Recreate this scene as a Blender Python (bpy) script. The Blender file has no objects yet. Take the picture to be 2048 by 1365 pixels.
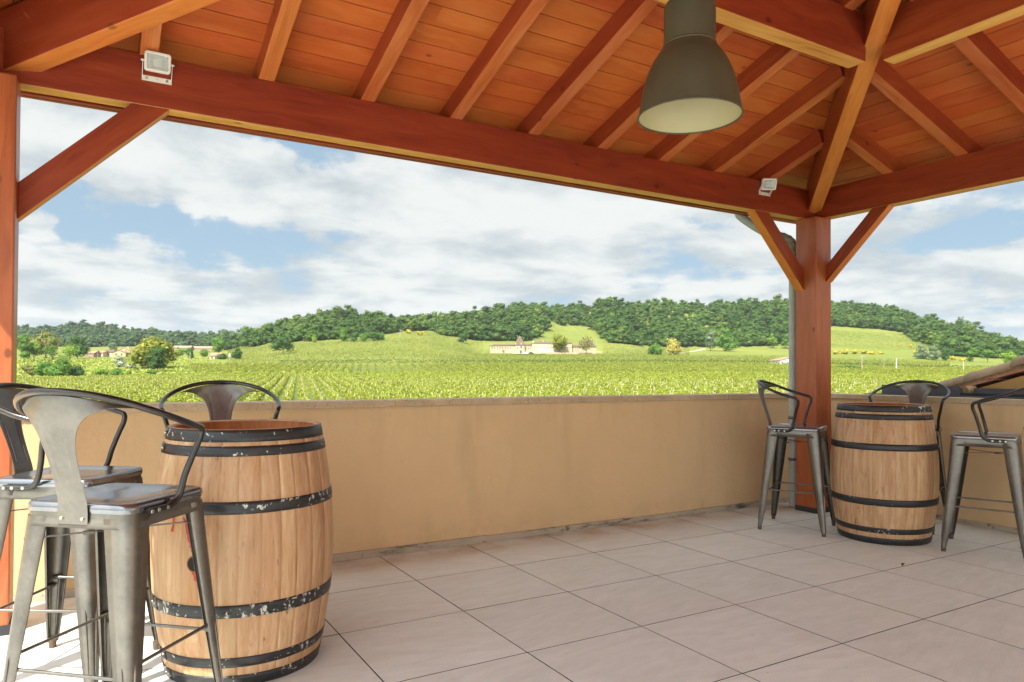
import bpy, math, random
import numpy as np
from mathutils import Matrix, Vector
random.seed(7); RS = np.random.RandomState(7)
HAZE = .00007
SC = bpy.context.scene; COL = SC.collection
R = math.radians

# ------------------------------------------------------------------ camera model
H = 1.173; F = 1429.9; YAW, PITCH, ROLL = R(30.444), R(.8427), R(.2804); CX, CY = 1024.0, 722.05
_f = np.array([math.sin(YAW)*math.cos(PITCH), math.cos(YAW)*math.cos(PITCH), math.sin(PITCH)])
_r0 = np.array([math.cos(YAW), -math.sin(YAW), 0.0]); _u0 = np.cross(_r0, _f)
_r = _r0*math.cos(ROLL)+_u0*math.sin(ROLL); _u = -_r0*math.sin(ROLL)+_u0*math.cos(ROLL)
CAM = np.array([0, 0, H])
def ray(px, py): return _f+_r*((px-CX)/F)+_u*((CY-py)/F)
def at(px, py, D): return CAM+ray(px, py)*D
cd = bpy.data.cameras.new('camera'); co = bpy.data.objects.new('camera', cd); COL.objects.link(co)
cd.sensor_width = 36; cd.lens = F/2048*36; cd.shift_y = 39.55/2048; cd.clip_start = .05; cd.clip_end = 9000
co.matrix_world = Matrix(((_r[0], _u[0], -_f[0], 0), (_r[1], _u[1], -_f[1], 0), (_r[2], _u[2], -_f[2], H), (0, 0, 0, 1)))
SC.camera = co

# ------------------------------------------------------------------ helpers
def link(o, parent=None, **k):
    COL.objects.link(o)
    if parent: o.parent = parent
    for a, b in k.items():
        if b: o[a] = b
    return o
def empty(name, loc=(0, 0, 0), rz=0, **k):
    o = bpy.data.objects.new(name, None); o.location = loc; o.rotation_euler = (0, 0, rz); o.empty_display_size = .1
    return link(o, None, **k)
def copy_tree(o, parent=None):
    c = o.copy(); COL.objects.link(c)
    if parent: c.parent = parent
    for ch in list(o.children): copy_tree(ch, c)
    return c
class MB:
    def __init__(s): s.v = []; s.f = []; s.m = []; s.sm = []
    def add(s, vs, fs, mi=0, smooth=False):
        b = len(s.v); s.v += [tuple(map(float, p)) for p in vs]
        for f in fs: s.f.append(tuple(b+i for i in f)); s.m.append(mi); s.sm.append(smooth)
    def box(s, a, b, mi=0, M=None):
        x0, y0, z0 = a; x1, y1, z1 = b
        vs = [(x0, y0, z0), (x1, y0, z0), (x1, y1, z0), (x0, y1, z0), (x0, y0, z1), (x1, y0, z1), (x1, y1, z1), (x0, y1, z1)]
        if M is not None: vs = [M @ Vector(p) for p in vs]
        s.add(vs, [(0, 3, 2, 1), (4, 5, 6, 7), (0, 1, 5, 4), (1, 2, 6, 5), (2, 3, 7, 6), (3, 0, 4, 7)], mi)
    def tube(s, pts, rad, seg=10, mi=0, caps=True, closed=False, flat=None):
        P = [Vector(p) for p in pts]; n = len(P); rr = rad if hasattr(rad, '__len__') else [rad]*n
        rings = []; nrm = None
        for i in range(n):
            if closed: t = (P[(i+1) % n]-P[i-1])
            else: t = (P[min(i+1, n-1)]-P[max(i-1, 0)])
            t.normalize()
            if nrm is None:
                a = Vector((0, 0, 1)) if abs(t.z) < .9 else Vector((1, 0, 0)); nrm = (a-t*a.dot(t)).normalized()
            else:
                nrm = (nrm-t*nrm.dot(t)).normalized()
            b = t.cross(nrm)
            fx = flat[i] if flat else 1.0
            rings.append([P[i]+(nrm*math.cos(2*math.pi*k/seg)*fx+b*math.sin(2*math.pi*k/seg))*rr[i] for k in range(seg)])
        vs = [p for r_ in rings for p in r_]; fs = []
        for i in range(n if closed else n-1):
            j = (i+1) % n
            for k in range(seg): fs.append((i*seg+k, i*seg+(k+1) % seg, j*seg+(k+1) % seg, j*seg+k))
        s.add(vs, fs, mi, True)
        if caps and not closed:
            s.add(rings[0], [tuple(range(seg))[::-1]], mi); s.add(rings[-1], [tuple(range(seg))], mi)
    def lathe(s, prof, seg=32, mi=0, c=(0, 0, 0), smooth=True, a0=0, a1=2*math.pi):
        full = abs(a1-a0-2*math.pi) < 1e-6; m = seg if full else seg+1
        vs = []; fs = []
        for (r_, z) in prof:
            for k in range(m):
                a = a0+(a1-a0)*k/seg; vs.append((c[0]+r_*math.cos(a), c[1]+r_*math.sin(a), c[2]+z))
        for i in range(len(prof)-1):
            for k in range(seg):
                k2 = (k+1) % m; fs.append((i*m+k, i*m+k2, (i+1)*m+k2, (i+1)*m+k))
        s.add(vs, fs, mi, smooth)
    def build(s, name, mats, parent=None, loc=None, M=None, bevel=0, **k):
        me = bpy.data.meshes.new(name); me.from_pydata(s.v, [], s.f)
        mats = mats if isinstance(mats, (list, tuple)) else [mats]
        for m in mats: me.materials.append(m)
        me.polygons.foreach_set('material_index', s.m); me.polygons.foreach_set('use_smooth', s.sm); me.update()
        o = bpy.data.objects.new(name, me); link(o, parent, **k)
        if loc is not None: o.location = loc
        if M is not None: o.matrix_local = M
        if bevel:
            b = o.modifiers.new('bevel', 'BEVEL'); b.width = bevel; b.segments = 2; b.limit_method = 'ANGLE'; b.angle_limit = R(40)
        return o
def npmesh(name, V, Q, mats, attr=None, smooth=False, matidx=None):
    V = np.asarray(V, np.float32); Q = np.asarray(Q, np.int32); k = Q.shape[1]
    me = bpy.data.meshes.new(name); me.vertices.add(len(V)); me.vertices.foreach_set('co', V.ravel())
    me.loops.add(Q.size); me.loops.foreach_set('vertex_index', Q.ravel())
    me.polygons.add(len(Q)); me.polygons.foreach_set('loop_start', np.arange(0, Q.size, k, dtype=np.int32))
    me.polygons.foreach_set('loop_total', np.full(len(Q), k, np.int32))
    if matidx is not None: me.polygons.foreach_set('material_index', np.asarray(matidx, np.int32))
    me.polygons.foreach_set('use_smooth', np.full(len(Q), bool(smooth)))
    for m in (mats if isinstance(mats, (list, tuple)) else [mats]): me.materials.append(m)
    me.update(calc_edges=True)
    if attr is not None:
        a = me.attributes.new('rnd', 'FLOAT', 'FACE'); a.data.foreach_set('value', np.asarray(attr, np.float32))
    return me
def frame(P0, P1, up=(0, 0, 1)):
    x = Vector(P1)-Vector(P0); L = x.length; x.normalize(); z = Vector(up); z = (z-x*z.dot(x)).normalized(); y = z.cross(x)
    M = Matrix.Identity(4)
    for i, c in enumerate((x, y, z)):
        for j in range(3): M[j][i] = c[j]
    M.translation = Vector(P0); return M, L

# ------------------------------------------------------------------ materials
def newmat(name):
    m = bpy.data.materials.new(name); m.use_nodes = True; nt = m.node_tree
    return m, nt, nt.nodes['Principled BSDF']
class N:
    """tiny node-writing shorthand"""
    def __init__(s, nt): s.nt = nt
    def n(s, t, **k):
        nd = s.nt.nodes.new(t)
        for a, b in k.items():
            if a.startswith('i_'):
                key = a[2:]; key = int(key) if key.isdigit() else key.replace('_', ' ')
                s.set(nd, key, b)
            else: setattr(nd, a, b)
        return nd
    def set(s, nd, key, b):
        i = nd.inputs[key]
        if isinstance(b, bpy.types.NodeSocket): s.nt.links.new(b, i)
        elif isinstance(b, bpy.types.Node): s.nt.links.new(b.outputs[0], i)
        else:
            if i.type == 'RGBA' and len(b) == 3: b = (*b, 1)
            i.default_value = b
    def math(s, op, a, b=0.0, c=None, clamp=False):
        nd = s.n('ShaderNodeMath', operation=op, use_clamp=clamp); s.set(nd, 0, a); s.set(nd, 1, b)
        if c is not None: s.set(nd, 2, c)
        return nd.outputs[0]
    def vm(s, op, a, b=(0, 0, 0)):
        nd = s.n('ShaderNodeVectorMath', operation=op); s.set(nd, 0, a)
        if op == 'SCALE': s.set(nd, 3, b)
        else: s.set(nd, 1, b)
        return nd.outputs['Value'] if op in ('DOT_PRODUCT', 'LENGTH') else nd.outputs[0]
    def noise(s, vec, scale, detail=4, rough=.55, dist=0, dim='3D'):
        nd = s.n('ShaderNodeTexNoise', noise_dimensions=dim); s.set(nd, 'Vector', vec); s.set(nd, 'Scale', scale); s.set(nd, 'Detail', detail)
        s.set(nd, 'Roughness', rough); s.set(nd, 'Distortion', dist); return nd.outputs[0]
    def ramp(s, fac, stops, interp='LINEAR'):
        nd = s.n('ShaderNodeValToRGB'); s.set(nd, 0, fac); cr = nd.color_ramp; cr.interpolation = interp
        while len(cr.elements) < len(stops): cr.elements.new(.5)
        for e, (p, c) in zip(cr.elements, stops):
            e.position = p; e.color = (*c, 1) if hasattr(c, '__len__') else (c, c, c, 1)
        return nd.outputs[0]
    def mix(s, fac, a, b, mode='MIX'):
        nd = s.n('ShaderNodeMix', data_type='RGBA', blend_type=mode); s.set(nd, 0, fac); s.set(nd, 6, a); s.set(nd, 7, b); return nd.outputs[2]
    def smooth(s, v, a, b):
        nd = s.n('ShaderNodeMapRange', interpolation_type='SMOOTHSTEP'); s.set(nd, 0, v); s.set(nd, 1, a); s.set(nd, 2, b); return nd.outputs[0]
    def bump(s, h, strength=.3, dist=.01):
        nd = s.n('ShaderNodeBump'); s.set(nd, 'Height', h); s.set(nd, 'Strength', strength); s.set(nd, 'Distance', dist); return nd.outputs[0]
def hexc(h):
    c = [int(h[i:i+2], 16)/255 for i in (0, 2, 4)]
    return tuple(x/12.92 if x <= .04045 else ((x+.055)/1.055)**2.4 for x in c)

def plain(name, col, rough=.5, metal=0.0, noise=0.0, nscale=8, bump=0.0, spec=.5):
    m, nt, b = newmat(name); g = N(nt); tc = g.n('ShaderNodeTexCoord').outputs['Object']
    if noise:
        f = g.noise(tc, nscale, 5, .6); c2 = tuple(max(0, x*(1-noise)) for x in col); c3 = tuple(min(1, x*(1+noise*.7)) for x in col)
        g.set(b, 'Base Color', g.ramp(f, [(.3, c2), (.7, c3)]))
        if bump: g.set(b, 'Normal', g.bump(f, bump, .004))
    else: g.set(b, 'Base Color', col)
    g.set(b, 'Roughness', rough); g.set(b, 'Metallic', metal); g.set(b, 'Specular IOR Level', spec)
    return m

def wood(name, c_dark, c_mid, c_light, rough=.42, coat=.25, face_rnd=False, knots=.6, gscale=1.0, variety=.25, coord='Object', sy=12., spec=.45):
    m, nt, b = newmat(name); g = N(nt)
    tc = g.n('ShaderNodeTexCoord').outputs[coord]; oi = g.n('ShaderNodeObjectInfo').outputs['Random']
    if face_rnd:
        at_ = g.n('ShaderNodeAttribute', attribute_name='rnd').outputs['Fac']; rnd = g.math('ADD', at_, oi)
    else: at_ = oi; rnd = oi
    off = g.n('ShaderNodeCombineXYZ'); g.set(off, 0, g.math('MULTIPLY', rnd, 37.0)); g.set(off, 1, g.math('MULTIPLY', rnd, 11.0)); g.set(off, 2, g.math('MULTIPLY', rnd, 5.0))
    p = g.vm('ADD', tc, off.outputs[0])
    p1 = g.vm('MULTIPLY', p, (1.1*gscale, sy*gscale, sy*gscale)); p2 = g.vm('MULTIPLY', p, (4.*gscale, 95*gscale, 95*gscale))
    ps = g.vm('MULTIPLY', p, (.8*gscale, 3.2*gscale, 3.2*gscale))
    warp = g.noise(ps, 1.0, 3, .6)
    n1 = g.noise(g.vm('ADD', p1, g.vm('SCALE', g.n('ShaderNodeCombineXYZ', i_1=warp, i_2=warp).outputs[0], 4.0)), 1.0, 5, .62, .6)
    n2 = g.noise(p2, 1.0, 3, .6)
    f = g.math('ADD', g.math('MULTIPLY', n1, .72), g.math('MULTIPLY', n2, .28))
    c = g.ramp(f, [(.30, c_dark), (.47, c_mid), (.68, c_light)])
    big = g.noise(p, 1.3, 3, .5); hsv = g.n('ShaderNodeHueSaturation'); g.set(hsv, 'Color', c)
    v = g.math('ADD', g.math('MULTIPLY', g.math('SUBTRACT', at_, .5), variety), g.math('MULTIPLY', g.math('SUBTRACT', big, .5), .5))
    g.set(hsv, 'Value', g.math('ADD', v, 1.0)); g.set(hsv, 'Hue', g.math('ADD', .5, g.math('MULTIPLY', g.math('SUBTRACT', at_, .5), .010)))
    c = hsv.outputs[0]
    if knots:
        vo = g.n('ShaderNodeTexVoronoi', feature='F1'); g.set(vo, 'Vector', g.vm('MULTIPLY', p, (4.2, 6.5, 6.5))); g.set(vo, 'Scale', 1.0)
        k = g.smooth(vo.outputs['Distance'], .13, .05); sel = g.math('GREATER_THAN', g.n('ShaderNodeSeparateColor', i_0=vo.outputs['Color']).outputs[0], 1-knots)
        k = g.math('MULTIPLY', k, sel); c = g.mix(g.math('MULTIPLY', k, .7), c, tuple(x*.3 for x in c_dark))
    g.set(b, 'Base Color', c); g.set(b, 'Roughness', g.math('ADD', rough-.08, g.math('MULTIPLY', n2, .2)))
    g.set(b, 'Coat Weight', coat); g.set(b, 'Coat Roughness', .25); g.set(b, 'Specular IOR Level', spec)
    g.set(b, 'Normal', g.bump(f, .18, .004))
    return m

M = {}
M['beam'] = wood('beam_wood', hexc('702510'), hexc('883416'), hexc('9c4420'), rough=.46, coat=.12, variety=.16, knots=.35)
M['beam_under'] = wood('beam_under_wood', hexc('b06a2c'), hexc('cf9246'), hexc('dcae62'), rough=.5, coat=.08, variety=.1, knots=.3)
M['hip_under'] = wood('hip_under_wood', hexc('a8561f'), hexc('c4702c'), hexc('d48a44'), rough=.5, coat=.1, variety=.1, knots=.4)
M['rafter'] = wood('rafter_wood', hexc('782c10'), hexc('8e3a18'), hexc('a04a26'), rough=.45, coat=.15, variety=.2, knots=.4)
M['rafter_under'] = wood('rafter_under_wood', hexc('a04c22'), hexc('b8622e'), hexc('c47848'), rough=.5, coat=.1, variety=.1, knots=.3)  # rafter sides darker, underside paler: the shading is put into the colour
M['deck'] = wood('deck_wood', hexc('a84a18'), hexc('ba5a24'), hexc('c46c34'), rough=.55, coat=.06, face_rnd=True, variety=.07, knots=.3, sy=5.)
M['post'] = wood('post_wood', hexc('84401f'), hexc('9f5129'), hexc('b06238'), rough=.42, coat=.25, variety=.1, knots=.3)
M['oak'] = wood('oak_staves', hexc('987550'), hexc('b6906a'), hexc('c9aa86'), rough=.6, coat=0, face_rnd=True, variety=.12, knots=.16, gscale=1.1, coord='Object', sy=16.)
# oak grain runs up the stave: the barrel meshes are stored with their axis along local X and turned upright
m = M['oak']; nt = m.node_tree; g = N(nt); b = nt.nodes['Principled BSDF']; c0 = b.inputs['Base Color'].links[0].from_socket
tc = g.n('ShaderNodeTexCoord').outputs['Object']; oi = g.n('ShaderNodeObjectInfo').outputs['Random']; tc = g.vm('ADD', tc, g.vm('SCALE', (5., 3., 2.), oi))
s1 = g.noise(g.vm('MULTIPLY', tc, (1.6, 6, 6)), 1.6, 6, .68, 1.2); s2 = g.noise(g.vm('MULTIPLY', tc, (3.5, 16, 16)), 1.8, 5, .7, 2.0); s3 = g.noise(tc, 4.5, 4, .6)
c1 = g.mix(g.math('MULTIPLY', g.smooth(s1, .50, .68), .5), c0, hexc('a8703f')); c1 = g.mix(g.math('MULTIPLY', g.math('MULTIPLY', g.smooth(s2, .57, .66), g.smooth(s3, .45, .60)), .75), c1, hexc('6e4526'))
fine = g.noise(g.vm('MULTIPLY', tc, (5, 150, 150)), 1.0, 2, .5); c1 = g.mix(g.math('MULTIPLY', g.smooth(fine, .56, .70), .22), c1, hexc('8f6236')); g.set(b, 'Base Color', c1)
M['oak_in'] = wood('oak_inside', hexc('5e3118'), hexc('8a5029'), hexc('a5693a'), rough=.7, coat=0, face_rnd=False, variety=.2, knots=0, sy=10.)
M['endgrain'] = plain('charred_wood', hexc('3c2013'), .8, noise=.4, nscale=40)

def hoopmat(name, chip):
    m, nt, b = newmat(name); g = N(nt); tc = g.n('ShaderNodeTexCoord').outputs['Object']
    o = g.n('ShaderNodeObjectInfo').outputs['Random']; p = g.vm('ADD', tc, g.vm('SCALE', (3.1, 1.7, 2.3), g.math('MULTIPLY', o, 9.0)))
    n1 = g.noise(p, 46, 5, .62, .5); n2 = g.noise(p, 5, 2, .5)
    f = g.math('ADD', n1, g.math('MULTIPLY', g.math('SUBTRACT', n2, .5), .55))
    k = g.smooth(f, .62-chip, .64-chip)
    g.set(b, 'Base Color', g.mix(k, g.ramp(n1, [(.3, hexc('1c1d1f')), (.7, hexc('2c2d2f'))]), hexc('c4c3bc')))
    g.set(b, 'Roughness', g.math('ADD', .42, g.math('MULTIPLY', k, .15))); g.set(b, 'Metallic', g.math('MULTIPLY', k, .6))
    g.set(b, 'Normal', g.bump(k, -.2, .002)); return m
M['hoop'] = hoopmat('hoop_black', -.05); M['hoop_chip'] = hoopmat('hoop_black_chipped', -.006)
M['hoop_mid'] = hoopmat('hoop_black_worn', -.005)
M['rivet'] = plain('rivet_steel', hexc('b8b2a4'), .35, .9)

def metal(name, c1, c2, rough, metal_=.85, var=.26):
    m, nt, b = newmat(name); g = N(nt); tc = g.n('ShaderNodeTexCoord').outputs['Object']
    n1 = g.noise(tc, 6, 5, .6, .5); n2 = g.noise(tc, 55, 3, .6); f = g.math('ADD', g.math('MULTIPLY', n1, .75), g.math('MULTIPLY', n2, .25))
    g.set(b, 'Base Color', g.ramp(f, [(.35, c1), (.62, c2)])); g.set(b, 'Metallic', metal_)
    g.set(b, 'Roughness', g.math('ADD', rough-var*.46, g.math('MULTIPLY', n1, var))); g.set(b, 'Coat Weight', .25); g.set(b, 'Coat Roughness', .15)
    g.set(b, 'Normal', g.bump(n2, .05, .001)); return m
M['gun'] = metal('gunmetal_legs', hexc('625f5a'), hexc('7b7770'), .38, var=.2)
M['gun_dark'] = metal('gunmetal_dark', hexc('373635'), hexc('464442'), .30, var=.12)
M['gun_seat'] = metal('gunmetal_seat', hexc('7a7c80'), hexc('86888b'), .2, var=.05)
M['foot'] = plain('foot_cap', hexc('5b4a3c'), .7, .2, .3, 60)

# tiles
m, nt, b = newmat('porcelain_tile'); g = N(nt); M['tile'] = m
tc = g.n('ShaderNodeTexCoord').outputs['Object']; ra = g.n('ShaderNodeAttribute', attribute_name='rnd').outputs['Fac']
p = g.vm('ADD', tc, g.vm('SCALE', (7., 13., 0), g.math('MULTIPLY', ra, 9.0)))
rot = g.n('ShaderNodeVectorRotate', rotation_type='Z_AXIS'); g.set(rot, 'Vector', p); g.set(rot, 'Angle', g.math('MULTIPLY', g.math('SUBTRACT', ra, .5), .5))
n1 = g.noise(g.vm('MULTIPLY', rot.outputs[0], (2.6, 8.0, 1)), 1.8, 6, .6, .8); n2 = g.noise(tc, 130, 2, .5); n3 = g.noise(tc, .9, 3, .5)
n1s = g.noise(g.vm('MULTIPLY', rot.outputs[0], (3., 22.0, 1)), 1.6, 5, .65, .5)
f = g.math('ADD', g.math('ADD', g.math('MULTIPLY', n1, .5), g.math('MULTIPLY', n1s, .25)), g.math('MULTIPLY', n2, .25))
c = g.ramp(f, [(.34, hexc('cacec8')), (.5, hexc('d7dbd6')), (.66, hexc('e2e6e2'))])
c = g.mix(1.0, c, g.ramp(n3, [(.3, (.96, .955, .95)), (.7, (1.02, 1.02, 1.02))]), 'MULTIPLY')
hs = g.n('ShaderNodeHueSaturation'); g.set(hs, 'Color', c); g.set(hs, 'Value', g.math('ADD', .965, g.math('MULTIPLY', ra, .06)))
# rust-brown blotches, stronger towards the foot of the back wall
sep = g.n('ShaderNodeSeparateXYZ'); g.set(sep, 0, tc); dw = g.smooth(sep.outputs[1], 3.95, 4.33)
dn = g.smooth(g.noise(tc, 2.6, 4, .6), .38, .72); blotch = g.math('MULTIPLY', g.math('MULTIPLY', dw, dn), .75)
c = g.mix(blotch, hs.outputs[0], hexc('9c7352')); spk = g.smooth(g.noise(tc, 42, 2, .5), .735, .76)
c = g.mix(g.math('MULTIPLY', spk, .5), c, hexc('6d5c4c'))
g.set(b, 'Base Color', c); g.set(b, 'Roughness', g.math('ADD', .42, g.math('MULTIPLY', n1, .2))); g.set(b, 'Specular IOR Level', .35)
g.set(b, 'Normal', g.bump(f, .06, .002))
M['grout'] = plain('grout', hexc('3f352d'), .9, noise=.2, nscale=20)

def render_mat(name, col, stain=True):
    m, nt, b = newmat(name); g = N(nt); tc = g.n('ShaderNodeTexCoord').outputs['Object']
    n1 = g.noise(tc, .8, 4, .55); n2 = g.noise(tc, 260, 3, .7); n4 = g.noise(g.vm('MULTIPLY', tc, (3, 3, .6)), 1.6, 4, .6)
    c = g.ramp(n1, [(.3, tuple(x*.93 for x in col)), (.7, tuple(min(1, x*1.05) for x in col))])
    c = g.mix(g.smooth(n4, .5, .75), c, tuple(x*.9 for x in col))
    spk = g.smooth(g.noise(tc, 30, 2, .4), .74, .78); c = g.mix(g.math('MULTIPLY', spk, .25), c, tuple(x*.6 for x in col))
    sz = g.n('ShaderNodeSeparateXYZ'); g.set(sz, 0, tc); st = g.noise(g.vm('MULTIPLY', tc, (9, 9, .5)), 1.0, 4, .6); n5 = g.noise(tc, 7, 5, .65)
    top = g.math('MULTIPLY', g.smooth(sz.outputs[2], .55, .94), g.smooth(st, .52, .72)); c = g.mix(g.math('MULTIPLY', top, .22), c, tuple(x*.62 for x in col))
    bot = g.math('MULTIPLY', g.smooth(sz.outputs[2], .26, .03), g.smooth(n5, .38, .66)); c = g.mix(g.math('MULTIPLY', bot, .22), c, tuple(x*.62 for x in col))
    c = g.mix(g.math('MULTIPLY', g.smooth(n5, .35, .65), .10), c, tuple(x*.8 for x in col)); n6 = g.noise(tc, 18, 5, .6)
    g.set(b, 'Base Color', c); g.set(b, 'Roughness', .9); g.set(b, 'Specular IOR Level', .2); g.set(b, 'Normal', g.bump(g.math('ADD', n2, g.math('MULTIPLY', n6, 2.0)), .4, .004)); return m
M['render'] = render_mat('wall_render', hexc('dabb90'))
M['render_y'] = render_mat('neighbour_render', hexc('c9a468'))
m, nt, b = newmat('coping_stone'); g = N(nt); M['coping'] = m; tc = g.n('ShaderNodeTexCoord').outputs['Object']
n1 = g.noise(tc, 5, 5, .65); n2 = g.noise(tc, 90, 3, .6)
g.set(b, 'Base Color', g.mix(g.smooth(n2, .55, .75), g.ramp(n1, [(.3, hexc('b39c7e')), (.7, hexc('ccb899'))]), hexc('8e7f6a')))
g.set(b, 'Roughness', .85); g.set(b, 'Normal', g.bump(n2, .3, .003))
m, nt, b = newmat('skirting_mortar'); g = N(nt); M['skirt'] = m; tc = g.n('ShaderNodeTexCoord').outputs['Object']
n1 = g.noise(g.vm('MULTIPLY', tc, (1.3, 1, 5)), 2.2, 5, .7); n2 = g.noise(tc, 14, 4, .6)
g.set(b, 'Base Color', g.mix(g.smooth(n2, .6, .7), g.ramp(n1, [(.36, hexc('5a5650')), (.46, hexc('a89c88')), (.7, hexc('b9ad97'))]), hexc('6e5f4a'))); g.set(b, 'Roughness', .9)
M['zinc'] = plain('lead_grey_metal', hexc('5c6066'), .5, .3, .25, 7)
M['zinc_dark'] = plain('dark_flashing', hexc('35363a'), .7, 0, .3, 10)
M['pvc'] = plain('grey_downpipe', hexc('a3a8a3'), .5, 0, .15, 9)
M['pvc_old'] = plain('mossy_elbow', hexc('8f9184'), .8, 0, .4, 26)
M['white_al'] = plain('white_aluminium', hexc('e2dcd2'), .45)
M['lens'] = plain('floodlight_reflector', hexc('b7bdb6'), .2, .5)
m, nt, b = newmat('floodlight_glass'); M['glass'] = m; g = N(nt); g.set(b, 'Base Color', (.85, .9, .87)); g.set(b, 'Roughness', .08); g.set(b, 'Alpha', .28)
M['shade_out'] = plain('lamp_enamel_dark', hexc('4d4939'), .55, 0, .18, 6)
M['shade_in'] = plain('lamp_enamel_cream', hexc('b9b08a'), .5)
M['black'] = plain('black_cable', hexc('161514'), .6)
M['wine'] = plain('wine_stain', hexc('b0342c'), .7, 0, .3, 60)
M['hole'] = plain('bung_shade', hexc('120c0a'), .8)  # black disc on the stave: the hole's inner shade put into colour
M['eavetile'] = plain('roof_tile_clay', hexc('a08a6e'), .9, 0, .3, 5, .3)
M['leafdead'] = plain('dead_leaf', hexc('3d2c1e'), .8)
M['mortar'] = plain('verge_mortar', hexc('a58a62'), .95, 0, .3, 22, .5)
M['claynew'] = plain('clay_underside', hexc('c08a70'), .85, 0, .2, 12)

def leafmat(name, cols, trans=.3, scale=.08, rough=.6):
    m = bpy.data.materials.new(name); m.use_nodes = True; nt = m.node_tree; nt.nodes.clear(); g = N(nt)
    out = g.n('ShaderNodeOutputMaterial'); ra = g.n('ShaderNodeAttribute', attribute_name='rnd').outputs['Fac']
    ge = g.n('ShaderNodeTexCoord').outputs['Object']; nz = g.noise(ge, scale, 3, .6)
    f = g.math('ADD', g.math('MULTIPLY', ra, .7), g.math('MULTIPLY', nz, .3))
    c = g.ramp(f, [(i/(len(cols)-1)*.7+.15, k) for i, k in enumerate(cols)])
    d = g.n('ShaderNodeBsdfPrincipled'); g.set(d, 'Base Color', c); g.set(d, 'Roughness', rough); g.set(d, 'Specular IOR Level', .18)
    t = g.n('ShaderNodeBsdfTranslucent'); g.set(t, 'Color', g.mix(.5, c, (.55, .55, .08)))
    mx = g.n('ShaderNodeMixShader'); g.set(mx, 0, trans); g.set(mx, 1, d); g.set(mx, 2, t); nt.links.new(mx.outputs[0], out.inputs[0]); return m
L = {}
L['forest'] = leafmat('forest_leaves', [(.013, .036, .008), (.030, .072, .012), (.055, .108, .017), (.105, .150, .024)], .2, .02)
L['hazeforest'] = leafmat('hazy_forest_leaves', [(.022, .050, .020), (.038, .078, .028), (.062, .108, .034)], .15, .02)  # far wood: bluish haze put into the leaf colour
L['dark'] = leafmat('dark_leaves', [(.018, .05, .012), (.035, .085, .018), (.055, .12, .025)], .15)
L['mid'] = leafmat('mid_leaves', [(.04, .10, .015), (.07, .16, .022), (.11, .22, .035)], .25)
L['bright'] = leafmat('bright_leaves', [(.08, .16, .015), (.14, .25, .025), (.22, .34, .05)], .3)
L['gold'] = leafmat('gold_leaves', [(.07, .10, .015), (.16, .19, .02), (.27, .24, .035)], .25)
L['olive'] = leafmat('olive_leaves', [(.07, .10, .02), (.13, .15, .03), (.22, .17, .06)], .25)
L['blossom'] = leafmat('blossom_leaves', [(.13, .18, .03), (.36, .30, .06), (.50, .38, .16)], .2)
L['grey'] = leafmat('grey_leaves', [(.07, .11, .06), (.11, .16, .085), (.16, .21, .12)], .2)
L['white'] = leafmat('white_blossom', [(.05, .10, .03), (.2, .25, .15), (.65, .62, .55)], .2)
L['broom'] = leafmat('broom_yellow', [(.12, .18, .02), (.38, .30, .02), (.52, .38, .03)], .1)
L['vine'] = leafmat('vine_leaves', [(.11, .145, .016), (.18, .21, .028), (.26, .275, .055)], .3, .15)
L['vinenear'] = leafmat('vine_leaves_near', [(.12, .165, .017), (.21, .25, .030), (.33, .345, .075)], .3, .15)
L['vineshade'] = leafmat('vine_leaves_shaded', [(.03, .055, .010), (.055, .09, .015), (.10, .14, .02)], .1, .1)  # front rows in darker leaves: their shade is put into the colour
L['vinefar'] = leafmat('vine_leaves_far', [(.10, .128, .020), (.138, .162, .027), (.18, .195, .040)], .2, .03)
M['bark'] = plain('bark', (.09, .07, .05), .9, 0, .4, 8)
M['stake'] = plain('stake_wood', hexc('a99d8b'), .8, 0, .2, 5)
M['stone'] = plain('limestone_wall', hexc('9d8f75'), .9, 0, .18, .25)
M['cream'] = plain('cream_render', hexc('a99c80'), .9, 0, .1, .3)
M['tilefar'] = plain('old_tiles', hexc('5b4a3d'), .9, 0, .25, .5)
M['tilered'] = plain('red_tiles', hexc('94705c'), .9, 0, .25, .5)
M['winfar'] = plain('window_dark', hexc('3c3a36'), .4)
M['whitepaint'] = plain('white_paint', hexc('cfcac0'), .6)
M['gravel'] = plain('white_gravel', hexc('bdb7a8'), .95, 0, .06, .3)
M['carw'] = plain('car_white', hexc('dcdcda'), .3); M['card'] = plain('car_dark', hexc('23262b'), .25)
M['tyre'] = plain('tyre', hexc('141414'), .8)

# ------------------------------------------------------------------ light and sky
SUNDIR = Vector((.793, .61, -1.19)).normalized()      # travel direction
el = math.asin(-SUNDIR.z); az_vec = Vector((-SUNDIR.x, -SUNDIR.y, 0)).normalized()
sl = bpy.data.lights.new('sun', 'SUN'); so = bpy.data.objects.new('sun', sl); COL.objects.link(so)
sl.energy = 4.3; sl.angle = R(.5); sl.color = (1, .93, .82); so.rotation_euler = SUNDIR.to_track_quat('-Z', 'Y').to_euler(); so.location = (-20, -20, 40)
W = bpy.data.worlds.new('World'); SC.world = W; W.use_nodes = True; nt = W.node_tree; nt.nodes.clear(); g = N(nt)
out = g.n('ShaderNodeOutputWorld'); bg = g.n('ShaderNodeBackground')
sky = g.n('ShaderNodeTexSky', sky_type='NISHITA'); sky.sun_disc = False; sky.sun_elevation = el
sky.sun_rotation = math.atan2(az_vec.x, az_vec.y); sky.altitude = 100; sky.air_density = 1; sky.dust_density = 1.2; sky.ozone_density = 1
d = g.n('ShaderNodeTexCoord').outputs['Generated']
sp = g.n('ShaderNodeSeparateXYZ'); g.set(sp, 0, d); dz = g.math('ADD', g.math('MAXIMUM', sp.outputs[2], 0.0), .16)
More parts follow.
